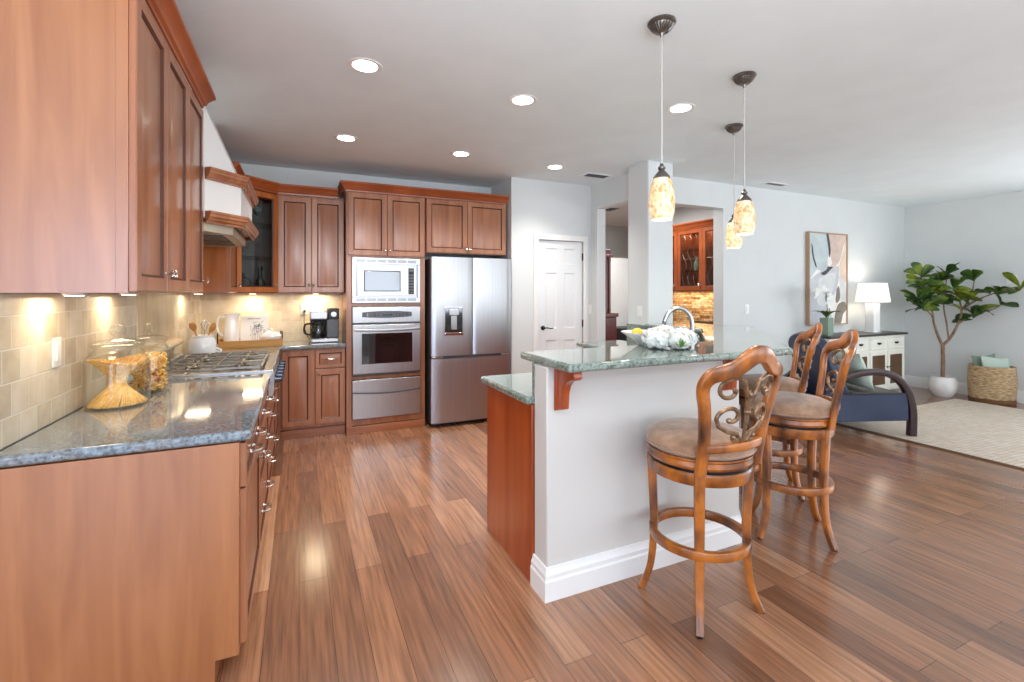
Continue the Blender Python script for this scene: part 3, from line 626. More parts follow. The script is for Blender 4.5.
# back base cabinet and its counter
FBB = Face((0, 5.02), (1, 0), (0, -1))
t = T('base_cabinet', 'cherry base cabinet with two doors and a drawer below the coffee maker', 'cabinet', (0.13, 5.25, 0), group='cherry base cabinets')
b = BM(); box(b, -0.165, 0.428, 5.02, YB - 0.014, 0.10, 0.872); box(b, -0.165, 0.428, 5.06, YB - 0.014, 0, 0.10); O('body', b, 'cherry', t, bev=0.002)
b = BM(); box(b, -0.165, 0.428, 5.045, 5.06, 0.0, 0.085); O('plinth', b, 'cherry_across', t, bev=0.003)
cdoor(FBB, -0.150, 0.135, 0.125, 0.862, t, m='cherry'); cdoor(FBB, 0.145, 0.425, 0.125, 0.665, t, (0.175, 0.62)); cdrawer(FBB, 0.145, 0.425, 0.675, 0.862, t, (0.285,))
def counter(name, poly, z0, z1, m, label):
    b = BM(); prism(b, poly, z0, z1); return tag(O(name, b, m, bev=0.012, seg=4, smooth=50), label, 'countertop', 'granite worktops')
counter('countertop', [(-0.158, 4.972), (0.429, 4.972), (0.429, YB - 0.013), (XL + 0.014, YB - 0.013), (XL + 0.014, 4.33), (-0.158, 4.33)], 0.874, 0.914, 'granite', 'granite worktop wrapping the far corner under the tray and the coffee maker')
counter('countertop', [(XL + 0.014, 1.975), (-0.158, 1.975), (-0.158, 3.392), (XL + 0.014, 3.392)], 0.876, 0.914, 'granite', 'blue grey granite worktop in the left foreground carrying the pasta jars')
# left base cabinets
t = T('base_cabinet', 'cherry base cabinet with a broad end panel in the left foreground', 'cabinet', (-0.55, 2.3, 0), group='cherry base cabinets')
b = BM(); box(b, XL + 0.014, -0.200, 2.0, 2.655, 0.10, 0.872); box(b, XL + 0.014, -0.275, 2.0, 2.655, 0, 0.10); O('body', b, 'cherry', t, bev=0.001)
b = BM(); xprism(b, [(XL + 0.03, 0.0), (-0.275, 0.0), (-0.275, 0.094), (-0.200, 0.094), (-0.200, 0.872), (XL + 0.03, 0.872)], (0, 1.999, 0), (1, 0, 0), (0, -1, 0), 0.018); O('end_panel', b, 'cherry_end', t, bev=0.002)
b = BM(); box(b, XL + 0.001, XL + 0.029, 1.975, 1.999, 0, 0.872); O('scribe_strip', b, 'cherry_end', t, bev=0.002)
cdrawer(FLB, 2.0, 2.655, 0.70, 0.865, t, (2.20, 2.46)); cdoor(FLB, 2.0, 2.655, 0.12, 0.695, t, (2.60, 0.62))
t = T('base_cabinet', 'cherry drawer cabinet beside the range on its near side', 'cabinet', (-0.55, 3.0, 0), group='cherry base cabinets')
b = BM(); box(b, XL + 0.014, -0.200, 2.657, 3.392, 0.10, 0.872); box(b, XL + 0.014, -0.275, 2.657, 3.392, 0, 0.10); O('body', b, 'cherry', t, bev=0.001)
cdrawer(FLB, 2.66, 3.39, 0.70, 0.865, t, (2.85, 3.2)); cdrawer(FLB, 2.66, 3.39, 0.42, 0.69, t, (2.85, 3.2)); cdrawer(FLB, 2.66, 3.39, 0.12, 0.41, t, (2.85, 3.2))
t = T('base_cabinet', 'cherry cabinet in the far corner past the range', 'cabinet', (-0.55, 4.7, 0), group='cherry base cabinets')
b = BM(); box(b, XL + 0.014, -0.200, 4.33, 5.015, 0.10, 0.872); box(b, XL + 0.014, -0.275, 4.33, 5.015, 0, 0.10); box(b, XL + 0.014, -0.167, 5.015, YB - 0.014, 0.0, 0.872); O('body', b, 'cherry', t, bev=0.001)
cdrawer(FLB, 4.335, 5.0, 0.70, 0.865, t, (4.65,)); cdoor(FLB, 4.335, 5.0, 0.12, 0.695, t, (4.40, 0.62))
t = T('base_cabinet', 'cherry drawer cabinet directly under the rangetop', 'cabinet', (-0.55, 3.86, 0), group='cherry base cabinets')
b = BM(); box(b, XL + 0.014, -0.200, 3.394, 4.328, 0.10, 0.735); box(b, XL + 0.014, -0.275, 3.394, 4.328, 0, 0.10); O('body', b, 'cherry', t, bev=0.001)
cdrawer(FLB, 3.396, 4.326, 0.45, 0.73, t, (3.6, 4.1)); cdrawer(FLB, 3.396, 4.326, 0.12, 0.445, t, (3.6, 4.1))

# rangetop
t = T('rangetop', 'stainless gas rangetop with black cast iron grates and front knobs', 'cooktop', (-0.5, 3.86, 0.74))
ry0, ry1 = 3.396, 4.326
b = BM(); box(b, -0.80, -0.185, ry0, ry1, 0.74, 0.905); xprism(b, [(-0.185, 0.745), (-0.155, 0.76), (-0.145, 0.78), (-0.145, 0.905), (-0.155, 0.925), (-0.80, 0.925), (-0.80, 0.905), (-0.185, 0.905)], (0, ry0, 0), (1, 0, 0), (0, 1, 0), ry1 - ry0); O('body', b, 'stainless', t, bev=0.003)
b = BM(); box(b, XL + 0.02, -0.80, ry0, ry1, 0.874, 0.955); O('rear_trim', b, 'stainless', t, bev=0.004)
for k in range(6):
    y = ry0 + 0.09 + k * 0.15
    b = BM(); tube(b, [(-0.146, y, 0.85), (-0.135, y, 0.85), (-0.134, y, 0.85), (-0.108, y, 0.85), (-0.102, y, 0.85)], [0.028, 0.028, 0.021, 0.020, 0.015], 18); obox(b, (-0.108, y, 0.85), (Vector((1, 0, 0)), Vector((0, 1, 0)), Vector((0, 0, 1))), 0.02, 0.008, 0.042); O('control_knob', b, 'knob_chrome', t)
for i in range(3):
    y0 = ry0 + 0.02 + i * 0.299; y1 = y0 + 0.292; x0, x1 = -0.76, -0.215; zt = 0.953
    b = BM(); w = 0.012
    for q in ((x0, x1, y0, y0 + w), (x0, x1, y1 - w, y1), (x0, x0 + w, y0, y1), (x1 - w, x1, y0, y1), ((x0 + x1) / 2 - w / 2, (x0 + x1) / 2 + w / 2, y0, y1)): box(b, q[0], q[1], q[2], q[3], zt - 0.014, zt)
    for cx in (x0 + (x1 - x0) * .25, x0 + (x1 - x0) * .75):
        cy = (y0 + y1) / 2
        for an in range(0, 360, 45):
            if an % 90 == 0: L0, L1 = 0.035, (0.137 if an % 180 == 0 else 0.146)
            else: L0, L1 = 0.04, 0.09
            d = Vector((math.cos(math.radians(an)), math.sin(math.radians(an)), 0)); c = Vector((cx, cy, zt - 0.006)) + d * (L0 + L1) / 2
            obox(b, c, (d, Vector((-d.y, d.x, 0)), Vector((0, 0, 1))), L1 - L0, 0.009, 0.014)
    for x in (x0 + 0.01, x1 - 0.022):
        for y in (y0 + 0.001, y1 - 0.013): box(b, x, x + w, y, y + w, 0.926, zt)
    O('grate', b, 'grate_iron', t, bev=0.002)
    for cx in (x0 + (x1 - x0) * .25, x0 + (x1 - x0) * .75):
        b = BM(); lathe(b, [(0.0, 0), (0.05, 0), (0.05, 0.006), (0.035, 0.008), (0.034, 0.016), (0.028, 0.02), (0, 0.02)], (cx, (y0 + y1) / 2, 0.9255), 20); O('burner', b, 'black', t)

# range hood: wood bands and tapered plaster body, splayed sides
t = T('range_hood', 'white plaster range hood with two cherry wood bands above the rangetop', 'range hood', (-0.6, 3.8, 1.75))
def hoodplan(out, y0, y1, sp): return [(XL + 0.02, y0), (-0.50, y0), (out, y0 + sp), (out, y1 - sp), (-0.50, y1), (XL + 0.02, y1)]
b = BM(); prism(b, hoodplan(-0.335, 3.235, 4.375, 0.19), 1.86, 2.10)
lo = hoodplan(-0.335, 3.235, 4.375, 0.19); hi = [(XL + 0.02, 3.30), (-0.60, 3.30), (-0.60, 3.34), (-0.60, 4.28), (-0.60, 4.31), (XL + 0.02, 4.31)]
A = [b.verts.new((x, y, 2.10)) for x, y in lo]; B = [b.verts.new((x, y, CH - 0.001)) for x, y in hi]
for i in range(6): b.faces.new((A[i], A[(i + 1) % 6], B[(i + 1) % 6], B[i]))
b.faces.new(B); b.faces.new(A[::-1]); O('plaster_body', b, 'hood_plaster', t, smooth=20)
BAND = [(0, 0), (0.012, 0), (0.014, 0.012), (0.026, 0.020), (0.032, 0.036), (0.040, 0.044), (0.042, 0.062), (0.046, 0.066), (0.046, 0.082), (0, 0.082)]
for z, sc in ((2.085, 0.85), (1.830, 0.85)):
    b = BM(); molding(b, [(-0.5, 3.235), (-0.335, 3.425), (-0.335, 4.185), (-0.5, 4.375)], [(o, z + q * sc) for o, q in BAND], side=1); O('wood_band', b, 'cherry', t, smooth=25)
b = BM(); prism(b, hoodplan(-0.38, 3.26, 4.35, 0.17), 1.785, 1.84); O('steel_liner', b, 'liner_steel', t)
b = BM()
for k in range(2): box(b, -0.82, -0.44, 3.46 + k * 0.36, 3.78 + k * 0.36, 1.777, 1.785)
O('filter', b, 'steel_side', t)
#PART3
# ---------------------------------------------------------------- breakfast bar / island
b = BM(); prism(b, [(1.045, 1.915), (2.295, 1.915), (3.45, 3.07), (3.45, 3.679), (3.32, 3.679), (3.32, 3.124), (2.241, 2.045), (1.045, 2.045)], 0, 1.078); ST('wall_bar', b, 'knee_paint', bev=0.008)
b = BM(); molding(b, [(1.045, 2.045), (1.045, 1.915), (2.295, 1.915), (3.45, 3.07), (3.45, 3.679)], [(o * 1.15, z * 0.95) for o, z in BASE]); ST('baseboard_bar', b, 'trim_white', smooth=25)
t = T('island_cabinet', 'low run of reddish cherry cabinets behind the white bar wall', 'cabinet', (1.8, 2.45, 0))
ISL = [(1.052, 2.047), (2.236, 2.047), (3.315, 3.126), (3.315, 3.676), (3.148, 3.676), (3.148, 4.10), (2.66, 4.10), (2.66, 3.23), (2.07, 2.64), (1.052, 2.64)]
b = BM(); prism(b, ISL, 0.10, 0.873); prism(b, [(1.052, 2.047), (2.236, 2.047), (3.315, 3.126), (3.315, 3.676), (3.148, 3.676), (3.148, 4.05), (2.73, 4.05), (2.73, 3.26), (2.04, 2.57), (1.052, 2.57)], 0, 0.10); O('body', b, 'cherry_red', t, bev=0.002)
b = BM(); box(b, 1.033, 1.051, 2.047, 2.645, 0, 0.873); O('end_panel', b, 'cherry_red', t, bev=0.003)
FI = Face((2.04, 2.64), (-1, 0), (0, 1))
cdoor(FI, 0.0, 0.32, 0.12, 0.865, t, (0.29, 0.8), 'cherry_red'); cdoor(FI, 0.33, 0.65, 0.12, 0.865, t, (0.36, 0.8), 'cherry_red'); cdrawer(FI, 0.66, 0.985, 0.70, 0.865, t, (0.82,), 'cherry_red'); cdoor(FI, 0.66, 0.985, 0.12, 0.69, t, (0.7, 0.63), 'cherry_red')
o = counter('countertop', [(1.005, 2.047), (2.232, 2.047), (3.312, 3.127), (3.312, 3.676), (3.148, 3.676), (3.148, 4.14), (2.60, 4.14), (2.60, 3.205), (2.085, 2.69), (1.005, 2.69)], 0.8745, 0.914, 'granite_bar', 'lower granite worktop behind the bar, its near end jutting out left of the white wall')
b = BM(); prism(b, [(1.045, 2.047), (2.236, 2.047), (3.315, 3.126), (3.315, 3.676), (3.295, 3.676), (3.295, 3.134), (2.228, 2.067), (1.045, 2.067)], 0.915, 1.078); tag(O('backsplash', b, 'granite_bar', bev=0.002), 'upright granite strip between the lower island worktop and the raised bar', 'backsplash')
b = BM(); box(b, 3.128, 3.149, 3.70, 3.99, 0.915, 1.10); tag(O('backsplash', b, 'granite_bar', bev=0.002), 'upright granite strip against the foot of the white column', 'backsplash')
b = BM(); prism(b, [(1.04, 1.71), (2.47, 1.71), (3.66, 2.90), (3.66, 3.677), (3.10, 3.677), (3.10, 2.97), (2.33, 2.20), (1.04, 2.20)], 1.079, 1.117)
tag(O('countertop', b, 'granite_bar', bev=0.014, seg=4, smooth=50), 'raised polished granite bar top with angled front above the stools', 'countertop', 'granite worktops')
def corbel(loc, rz, label):
    t = T('corbel', label, 'corbel', loc, rz, 'corbels under the bar top'); b = BM()
    pr = [(0, 0), (0, -0.195), (-0.045, -0.195), (-0.052, -0.12), (-0.065, -0.085), (-0.095, -0.058), (-0.13, -0.045), (-0.145, -0.045), (-0.158, -0.035), (-0.158, -0.015), (-0.15, 0)]
    xprism(b, pr, (0.022, 0, 0), (0, 1, 0), (-1, 0, 0), 0.044); bk = O('bracket', b, 'cherry_red', None, bev=0.004); bk.parent = t
    b = BM(); box(b, -0.034, 0.034, -0.008, 0, -0.205, 0.0); box(b, -0.027, 0.027, -0.014, -0.008, -0.20, 0); bk = O('backplate', b, 'cherry_red', None, bev=0.003); bk.parent = t
    return t
c0 = corbel((1.115, 1.914, 1.078), 0, 'curved cherry corbel at the left end of the bar, near its corner')
dup(c0, (2.20, 1.914, 1.078), 0, 'cherry corbel half hidden behind the nearest stool back'); c0.parent = None

# ---------------------------------------------------------------- bar stools
def make_stool(label):
    t = T('bar_stool', label, 'stool', (0, 0, 0), 0, 'swivel stools along the bar')
    def P(n, bm, m, par=t, **k): o = O(n, bm, m, None, **k); o.parent = par; return o
    b = BM(); lathe(b, [(0, 0.715), (0.220, 0.715), (0.233, 0.728), (0.237, 0.745), (0.233, 0.762), (0.221, 0.775), (0.185, 0.789), (0.12, 0.801), (0.05, 0.805), (0, 0.8055)], n=48); cu = P('seat_cushion', b, 'suede', smooth=60)
    b = BM(); tube(b, [(0.236 * math.cos(2 * PI * k / 48), 0.236 * math.sin(2 * PI * k / 48), 0.730) for k in range(48)], 0.005, 6, closed=True); P('piping', b, 'suede', cu)
    b = BM(); lathe(b, [(0.0, 0.664), (0.212, 0.664), (0.224, 0.668), (0.230, 0.680), (0.227, 0.700), (0.233, 0.708), (0.233, 0.7145), (0, 0.7145)], n=48); P('seat_rim', b, 'stool_wood')
    b = BM(); lathe(b, [(0.10, 0.652), (0.216, 0.652), (0.216, 0.664), (0.10, 0.664)], n=32); P('swivel', b, 'black_metal')
    b = BM(); lathe(b, [(0.185, 0.600), (0.221, 0.600), (0.225, 0.606), (0.225, 0.644), (0.219, 0.652), (0.0, 0.652), (0.0, 0.640), (0.185, 0.640), (0.185, 0.600)], n=48, cap=False); P('apron_ring', b, 'stool_wood')
    for k in range(4):
        an = PI / 4 + k * PI / 2; d = Vector((math.cos(an), math.sin(an), 0))
        prof = [(0.209, 0.651), (0.208, 0.60), (0.204, 0.50), (0.200, 0.40), (0.199, 0.31), (0.203, 0.22), (0.213, 0.13), (0.232, 0.06), (0.260, 0.0)]
        pts = spline([d * r + Vector((0, 0, z)) for r, z in prof], 4); n = len(pts)
        ws = [0.046 - 0.014 * (i / n) for i in range(n)]
        b = BM(); bar(b, pts, ws, [w * 0.9 for w in ws], d, chamf=0.2); lg = P('leg', b, 'stool_wood')
        b = BM(); c = d * 0.2605 + Vector((0, 0, 0.0)); lathe(b, [(0.0, 0.0), (0.013, 0.0), (0.013, 0.004), (0, 0.004)], (c.x, c.y, -0.004), 10); P('glide', b, 'black', lg)
    b = BM(); rp = [(0.206 * math.cos(2 * PI * k / 48), 0.206 * math.sin(2 * PI * k / 48), 0.305) for k in range(48)]; bar(b, rp, 0.030, 0.042, (0, 0, 1), chamf=0.22, closed=True); P('foot_ring', b, 'stool_wood')
    def bp(x, z):
        tt = (z - 0.66) / 0.53; return Vector((x, -0.224 + 2.0 * x * x * (1 - 0.5 * min(1, max(0, tt))) - 0.025 * max(0, tt) - 0.075 * max(0, tt) ** 1.6, z))
    half = [(0.166, 0.66), (0.166, 0.74), (0.172, 0.84), (0.188, 0.94), (0.207, 1.01), (0.209, 1.05), (0.190, 1.083), (0.150, 1.098), (0.105, 1.112), (0.068, 1.140), (0.035, 1.163), (0, 1.170)]
    full = [(-x, z) for x, z in half] + [(x, z) for x, z in half[-2::-1]]
    pts = spline([bp(x, z) for x, z in full], 5); n = len(pts)
    b = BM(); ws = [0.050 + 0.022 * math.sin(PI * i / (n - 1)) ** 3 for i in range(n)]; bar(b, pts, [0.034] * n, ws, (0, 1, 0)) if False else bar(b, pts, ws, [0.032] * n, (0, 1, 0), chamf=0.28)
    bf = P('back_frame', b, 'stool_wood', smooth=50)
    b = BM(); bar(b, spline([bp(x, 0.776 - 0.3 * x * x) + Vector((0, 0.0, 0)) for x in (-0.165, -0.1, 0, 0.1, 0.165)], 4), 0.036, 0.026, (0, 1, 0)); P('cross_rail', b, 'stool_wood', smooth=50)
    def spiral(cx, cz, r0, r1, a0, a1, n=22): return [(cx + (r0 + (r1 - r0) * k / n) * math.cos(math.radians(a0 + (a1 - a0) * k / n)), cz + (r0 + (r1 - r0) * k / n) * math.sin(math.radians(a0 + (a1 - a0) * k / n))) for k in range(n + 1)]
    b = BM()
    for s in (-1, 1):
        # upper C scroll against the shoulder, lower C scroll and a small foot curl
        up = spiral(-0.090, 1.020, 0.016, 0.062, 0, -325) + [(-0.022, 1.005), (-0.008, 0.965), (-0.004, 0.930)]
        lo = spiral(-0.072, 0.905, 0.014, 0.052, -110, 185) + [(-0.112, 0.868), (-0.078, 0.845), (-0.035, 0.832), (-0.014, 0.800)]
        ft = spiral(-0.045, 0.816, 0.006, 0.017, 150, 350, 10)
        for q, r in ((up, 0.0092), (lo, 0.0092), (ft, 0.007)):
            q = [(x * 1.12, z) for x, z in q]
            tube(b, [bp(s * -x if s > 0 else x, z) for x, z in q], r, 8)
            x, z = q[0]; ellipsoid(b, bp(s * -x if s > 0 else x, z), 0.012, 0.012, 0.012, 8, 6)
    tube(b, [bp(0, z) for z in (0.80, 0.86, 0.93, 0.99)], [0.008, 0.007, 0.009, 0.006], 8)
    for z, r in ((0.925, 0.015), (1.0, 0.016)): ellipsoid(b, bp(0, z), r, r, r, 10, 8)
    P('scrollwork', b, 'bronze_iron', bf)
    return t
st = make_stool('nearest bar stool with tan seat, its back in front of the white bar wall')
dup(st, (2.69, 1.885, 0.004), math.radians(45), 'middle of the three bar stools, its seat wholly in view')
dup(st, (3.14, 2.37, 0.004), math.radians(45), 'farthest bar stool, mostly hidden behind the middle one')
st.location = (1.69, 1.63, 0.004); st.rotation_euler = (0, 0, math.radians(0))

# ---------------------------------------------------------------- ceiling fittings
DL = [(0.35, 2.84, 'recessed downlight at upper left, nearest the wall cabinets'), (1.395, 2.90, 'recessed downlight second along the front row, left of the pendants'), (2.483, 2.56, 'recessed downlight between the two front pendant canopies'),
      (0.365, 4.23, 'recessed downlight in front of the tall oven cabinet crown'), (1.40, 4.265, 'recessed downlight above the refrigerator doors'), (2.443, 4.30, 'recessed downlight in front of the pantry door, beside the ceiling vent')]
lt = T('downlight', DL[0][2], 'ceiling light', (0, 0, 0), 0, 'recessed downlights')
b = BM(); lathe(b, [(0.070, -0.002), (0.095, -0.004), (0.098, 0.0), (0.070, 0.0)], n=32, cap=False); o = O('trim_ring', b, 'trim_white'); o.parent = lt
b = BM(); lathe(b, [(0.0, -0.003), (0.070, -0.003), (0.070, -0.001), (0, -0.001)], n=32); o = O('lens', b, 'lamp_lens'); o.parent = lt
d = bpy.data.lights.new('downlight_beam', 'SPOT'); d.energy = 62; d.spot_size = math.radians(118); d.spot_blend = 0.9; d.shadow_soft_size = 0.07; d.color = (1.0, 0.94, 0.87)
for i, (x, y, l) in enumerate(DL):
    if i: dup(lt, (x, y, CH), 0, l)
    lo_ = bpy.data.objects.new('downlight_beam', d); COL.objects.link(lo_); lo_.location = (x, y, CH - 0.02)
lt.location = (DL[0][0], DL[0][1], CH)
PD = [(1.61, 1.785, 'pendant light nearest the camera, hanging left of the other two'), (2.466, 2.02, 'pendant light at right whose amber shade hangs in front of another one'), (3.132, 2.66, 'farthest pendant light, its shade partly behind a nearer shade')]
pt = T('pendant_light', PD[0][2], 'pendant light', (0, 0, 0), 0, 'marbled glass pendants over the bar')
def PO(n, bm, m, par=pt, **k): o = O(n, bm, m, None, **k); o.parent = par; return o
b = BM(); lathe(b, [(0.066, 0.0), (0.068, -0.008), (0.060, -0.016), (0.054, -0.018), (0.048, -0.030), (0.034, -0.044), (0.014, -0.052), (0.009, -0.058), (0.009, -0.066), (0.004, -0.075), (0, -0.075)], n=32)
cn = PO('canopy', b, 'pewter', smooth=40)
b = BM()
for k in range(24):
    an = 2 * PI * k / 24; d_ = Vector((math.cos(an), math.sin(an), 0)); tube(b, [d_ * 0.056 + Vector((0, 0, -0.019)), d_ * 0.047 + Vector((0, 0, -0.033)), d_ * 0.030 + Vector((0, 0, -0.047))], 0.0035, 5)
PO('fluting', b, 'pewter', cn)
b = BM(); tube(b, [(0, 0, -0.07), (0, 0, -0.70)], 0.0042, 8); PO('cord', b, 'cable')
b = BM(); lathe(b, [(0, -0.69), (0.008, -0.69), (0.010, -0.70), (0.018, -0.708), (0.018, -0.716), (0.012, -0.722), (0.024, -0.735), (0.038, -0.752), (0.041, -0.762), (0.038, -0.764), (0, -0.764)], n=24); PO('cap', b, 'pewter')
b = BM(); OUT = [(0.036, -0.758), (0.044, -0.775), (0.053, -0.805), (0.060, -0.845), (0.062, -0.885), (0.060, -0.92), (0.055, -0.945), (0.050, -0.962)]
lathe(b, OUT + [(r - 0.004, z) for r, z in OUT[::-1]], n=32, cap=False); PO('shade', b, 'pendant_glass', smooth=60)
b = BM(); ellipsoid(b, (0, 0, -0.85), 0.022, 0.022, 0.035, 12, 8); PO('bulb', b, 'bulb')
d = bpy.data.lights.new('pendant_glow', 'POINT'); d.energy = 2; d.shadow_soft_size = 0.03; d.color = (1.0, 0.8, 0.55)
for i, (x, y, l) in enumerate(PD):
    if i: dup(pt, (x, y, CH), 0, l)
    lo_ = bpy.data.objects.new('pendant_glow', d); COL.objects.link(lo_); lo_.location = (x, y, CH - 0.94)
pt.location = (PD[0][0], PD[0][1], CH)
def vent(x, y, z, sx, sy, label, rz=0):
    t = T('ceiling_vent', label, 'vent', (x, y, z), rz); b = BM()
    for q in ((-sx, sx, -sy, -sy + 0.02), (-sx, sx, sy - 0.02, sy), (-sx, -sx + 0.02, -sy + 0.02, sy - 0.02), (sx - 0.02, sx, -sy + 0.02, sy - 0.02)): box(b, q[0], q[1], q[2], q[3], -0.008, 0)
    o = O('frame', b, 'trim_white'); o.parent = t
    b = BM(); n = int((2 * sy - 0.04) / 0.016)
    for k in range(n): y0 = -sy + 0.022 + k * 0.016; box(b, -sx + 0.02, sx - 0.02, y0, y0 + 0.006, -0.006, -0.002)
    o = O('slats', b, 'grey_plastic'); o.parent = t; o['kind'] = 'stuff'
    b = BM(); box(b, -sx + 0.02, sx - 0.02, -sy + 0.02, sy - 0.02, -0.0015, 0); o = O('duct_shade', b, 'dark_gap'); o.parent = t  # flat dark sheet, the shade behind the slats put into its colour
vent(3.04, 4.42, CH, 0.16, 0.085, 'dark ceiling vent by the top of the pantry wall'); vent(5.25, 3.87, CH, 0.17, 0.06, 'slim white ceiling vent right of the pendants')
vent(4.25, 6.1, CH, 0.32, 0.16, 'large grey return vent on the hallway ceiling')

# under-cabinet lights
def puck(x, y, z, label, e=6):
    t = T('puck_light', label, 'cabinet light', (x, y, z), 0, 'lights under the wall cabinets')
    b = BM(); lathe(b, [(0, -0.01), (0.034, -0.01), (0.036, 0.0), (0, 0.0)], n=20); o = O('housing', b, 'white_plastic'); o.parent = t
    b = BM(); lathe(b, [(0, -0.012), (0.028, -0.012), (0.028, -0.0102), (0, -0.0102)], n=20); o = O('lens', b, 'puck_lens'); o.parent = t
    d = bpy.data.lights.new('puck_beam', 'AREA'); d.energy = e * 0.2; d.size = 0.16; d.color = (1.0, 0.80, 0.52)
    o = bpy.data.objects.new('puck_beam', d); COL.objects.link(o); o.location = (x, y, z - 0.016)
puck(-0.78, 2.32, 1.42, 'cabinet light under the near end of the large wall cabinet'); puck(-0.78, 2.95, 1.42, 'cabinet light under the wall cabinet above the jars')
puck(-0.76, 4.62, 1.42, 'cabinet light under the narrow cabinet past the hood'); puck(-0.42, 5.32, 1.42, 'cabinet light under the corner glass cabinet', 10); puck(0.16, 5.36, 1.42, 'cabinet light under the wall cabinet above the coffee maker', 12)
#PART4
# ---------------------------------------------------------------- things on the left worktop
CT = 0.9145
def jar(x, y, r, h, label):
    t = T('glass_jar', label, 'jar', (x, y, CT), 0, 'lidded glass storage jars')
    out = [(0.0, 0.0), (r * 0.93, 0.0), (r * 0.99, 0.012), (r, 0.04), (r, h * 0.72), (r * 0.96, h * 0.80), (r * 0.84, h * 0.88), (r * 0.74, h * 0.93), (r * 0.74, h * 0.965), (r * 0.80, h * 0.975), (r * 0.80, h)]
    inn = [(rr - 0.004, max(z, 0.006)) for rr, z in out[1:]][::-1]
    b = BM(); lathe(b, out + inn + [(0, 0.006)], (x, y, CT), 40, cap=False); O('body', b, 'glass', t, smooth=60)
    b = BM(); z0 = h + 0.0015
    lathe(b, [(0, z0 + 0.004), (r * 0.70, z0 + 0.004), (r * 0.82, z0), (r * 0.86, z0 + 0.004), (r * 0.84, z0 + 0.012), (r * 0.60, z0 + 0.022), (r * 0.2, z0 + 0.028), (r * 0.12, z0 + 0.032), (r * 0.11, z0 + 0.040), (r * 0.22, z0 + 0.050), (r * 0.27, z0 + 0.066), (r * 0.22, z0 + 0.082), (r * 0.08, z0 + 0.090), (0, z0 + 0.091)], (x, y, CT), 32, cap=False); O('lid', b, 'glass', t, smooth=60)
    return t
jar(-0.745, 2.665, 0.118, 0.270, 'wide glass jar filled with twisted spaghetti')
jar(-0.700, 2.975, 0.092, 0.262, 'glass jar of short pasta behind the spaghetti jar')
b = BM(); rj = 0.110
for k in range(330):
    a0 = 2 * PI * k / 330 + random.uniform(-.04, .04); rr = rj * random.uniform(0.80, 1.0) * (1 if k % 3 else 0.7); a1 = a0 + math.radians(148)
    p0 = Vector((-0.745 + rr * math.cos(a0), 2.665 + rr * math.sin(a0), CT + 0.009)); p1 = Vector((-0.745 + rr * 0.98 * math.cos(a1), 2.665 + rr * 0.98 * math.sin(a1), CT + 0.205 + 0.012 * math.sin(a1 * 2)))
    tube(b, [p0, p1], 0.0022, 5)
tag(O('spaghetti', b, 'spaghetti_wheat'), 'hourglass bundle of dry spaghetti twisted inside the wide glass jar', 'pasta', kind='stuff')
b = BM(); mi = 0
for k in range(560):
    a = random.uniform(0, 2 * PI); rr = 0.080 * math.sqrt(random.random()); z = CT + 0.016 + 0.175 * random.random()
    ax = Vector((random.uniform(-1, 1), random.uniform(-1, 1), random.uniform(-1, 1))).normalized(); c = Vector((-0.700 + rr * 0.92 * math.cos(a), 2.965 + rr * 0.92 * math.sin(a), z)); s_ = ax.orthogonal().normalized()
    tube(b, [c - ax * 0.009, c + s_ * 0.003, c + ax * 0.009], 0.0042, 6, 1 if random.random() < 0.13 and z < CT + 0.12 else 0)
tag(O('short_pasta', b, ['pasta_shell', 'pasta_red']), 'mixed yellow and red short pasta inside the smaller glass jar', 'pasta', kind='stuff')
def plate(name, c, axis, label, cat, kind='switch', s=1, gangs=1, w=None):
    """switch or outlet plate; axis = outward normal"""
    n = Vector(axis); u = Vector((-n.y, n.x, 0)); z = Vector((0, 0, 1)); c = Vector(c); t = T(name, label, cat, c)
    w = w or (0.07 + 0.046 * (gangs - 1)); b = BM(); obox(b, c + n * 0.003, (u, z, n), w, 0.115, 0.006); O('plate', b, 'white_plastic', t, bev=0.002)
    for g in range(gangs):
        o_ = u * (0.046 * (g - (gangs - 1) / 2)); b = BM()
        if kind == 'switch': obox(b, c + o_ + n * 0.0085, (u, z, n), 0.032, 0.066, 0.005); O('rocker', b, 'white_plastic', t, bev=0.001)
        else:
            for q in (-0.024, 0.024):
                b = BM(); obox(b, c + o_ + z * q + n * 0.0075, (u, z, n), 0.034, 0.030, 0.003); sk = O('socket', b, 'white_plastic', t, bev=0.004)
                b = BM()
                for v in (-0.007, 0.007): obox(b, c + o_ + z * q + u * v + n * 0.0092, (u, z, n), 0.0025, 0.009, 0.0006)
                O('slots', b, 'black', sk)['kind'] = 'stuff'
    return t
plate('light_switch', (XL + 0.0125, 2.44, 1.185), (1, 0, 0), 'white switch plate on the tiled wall left of the spaghetti jar', 'switch')
plate('power_outlet', (0.055, YB - 0.0125, 1.25), (0, -1, 0), 'white outlet on the tile beside the coffee maker, its cord plugged in', 'outlet', 'outlet')
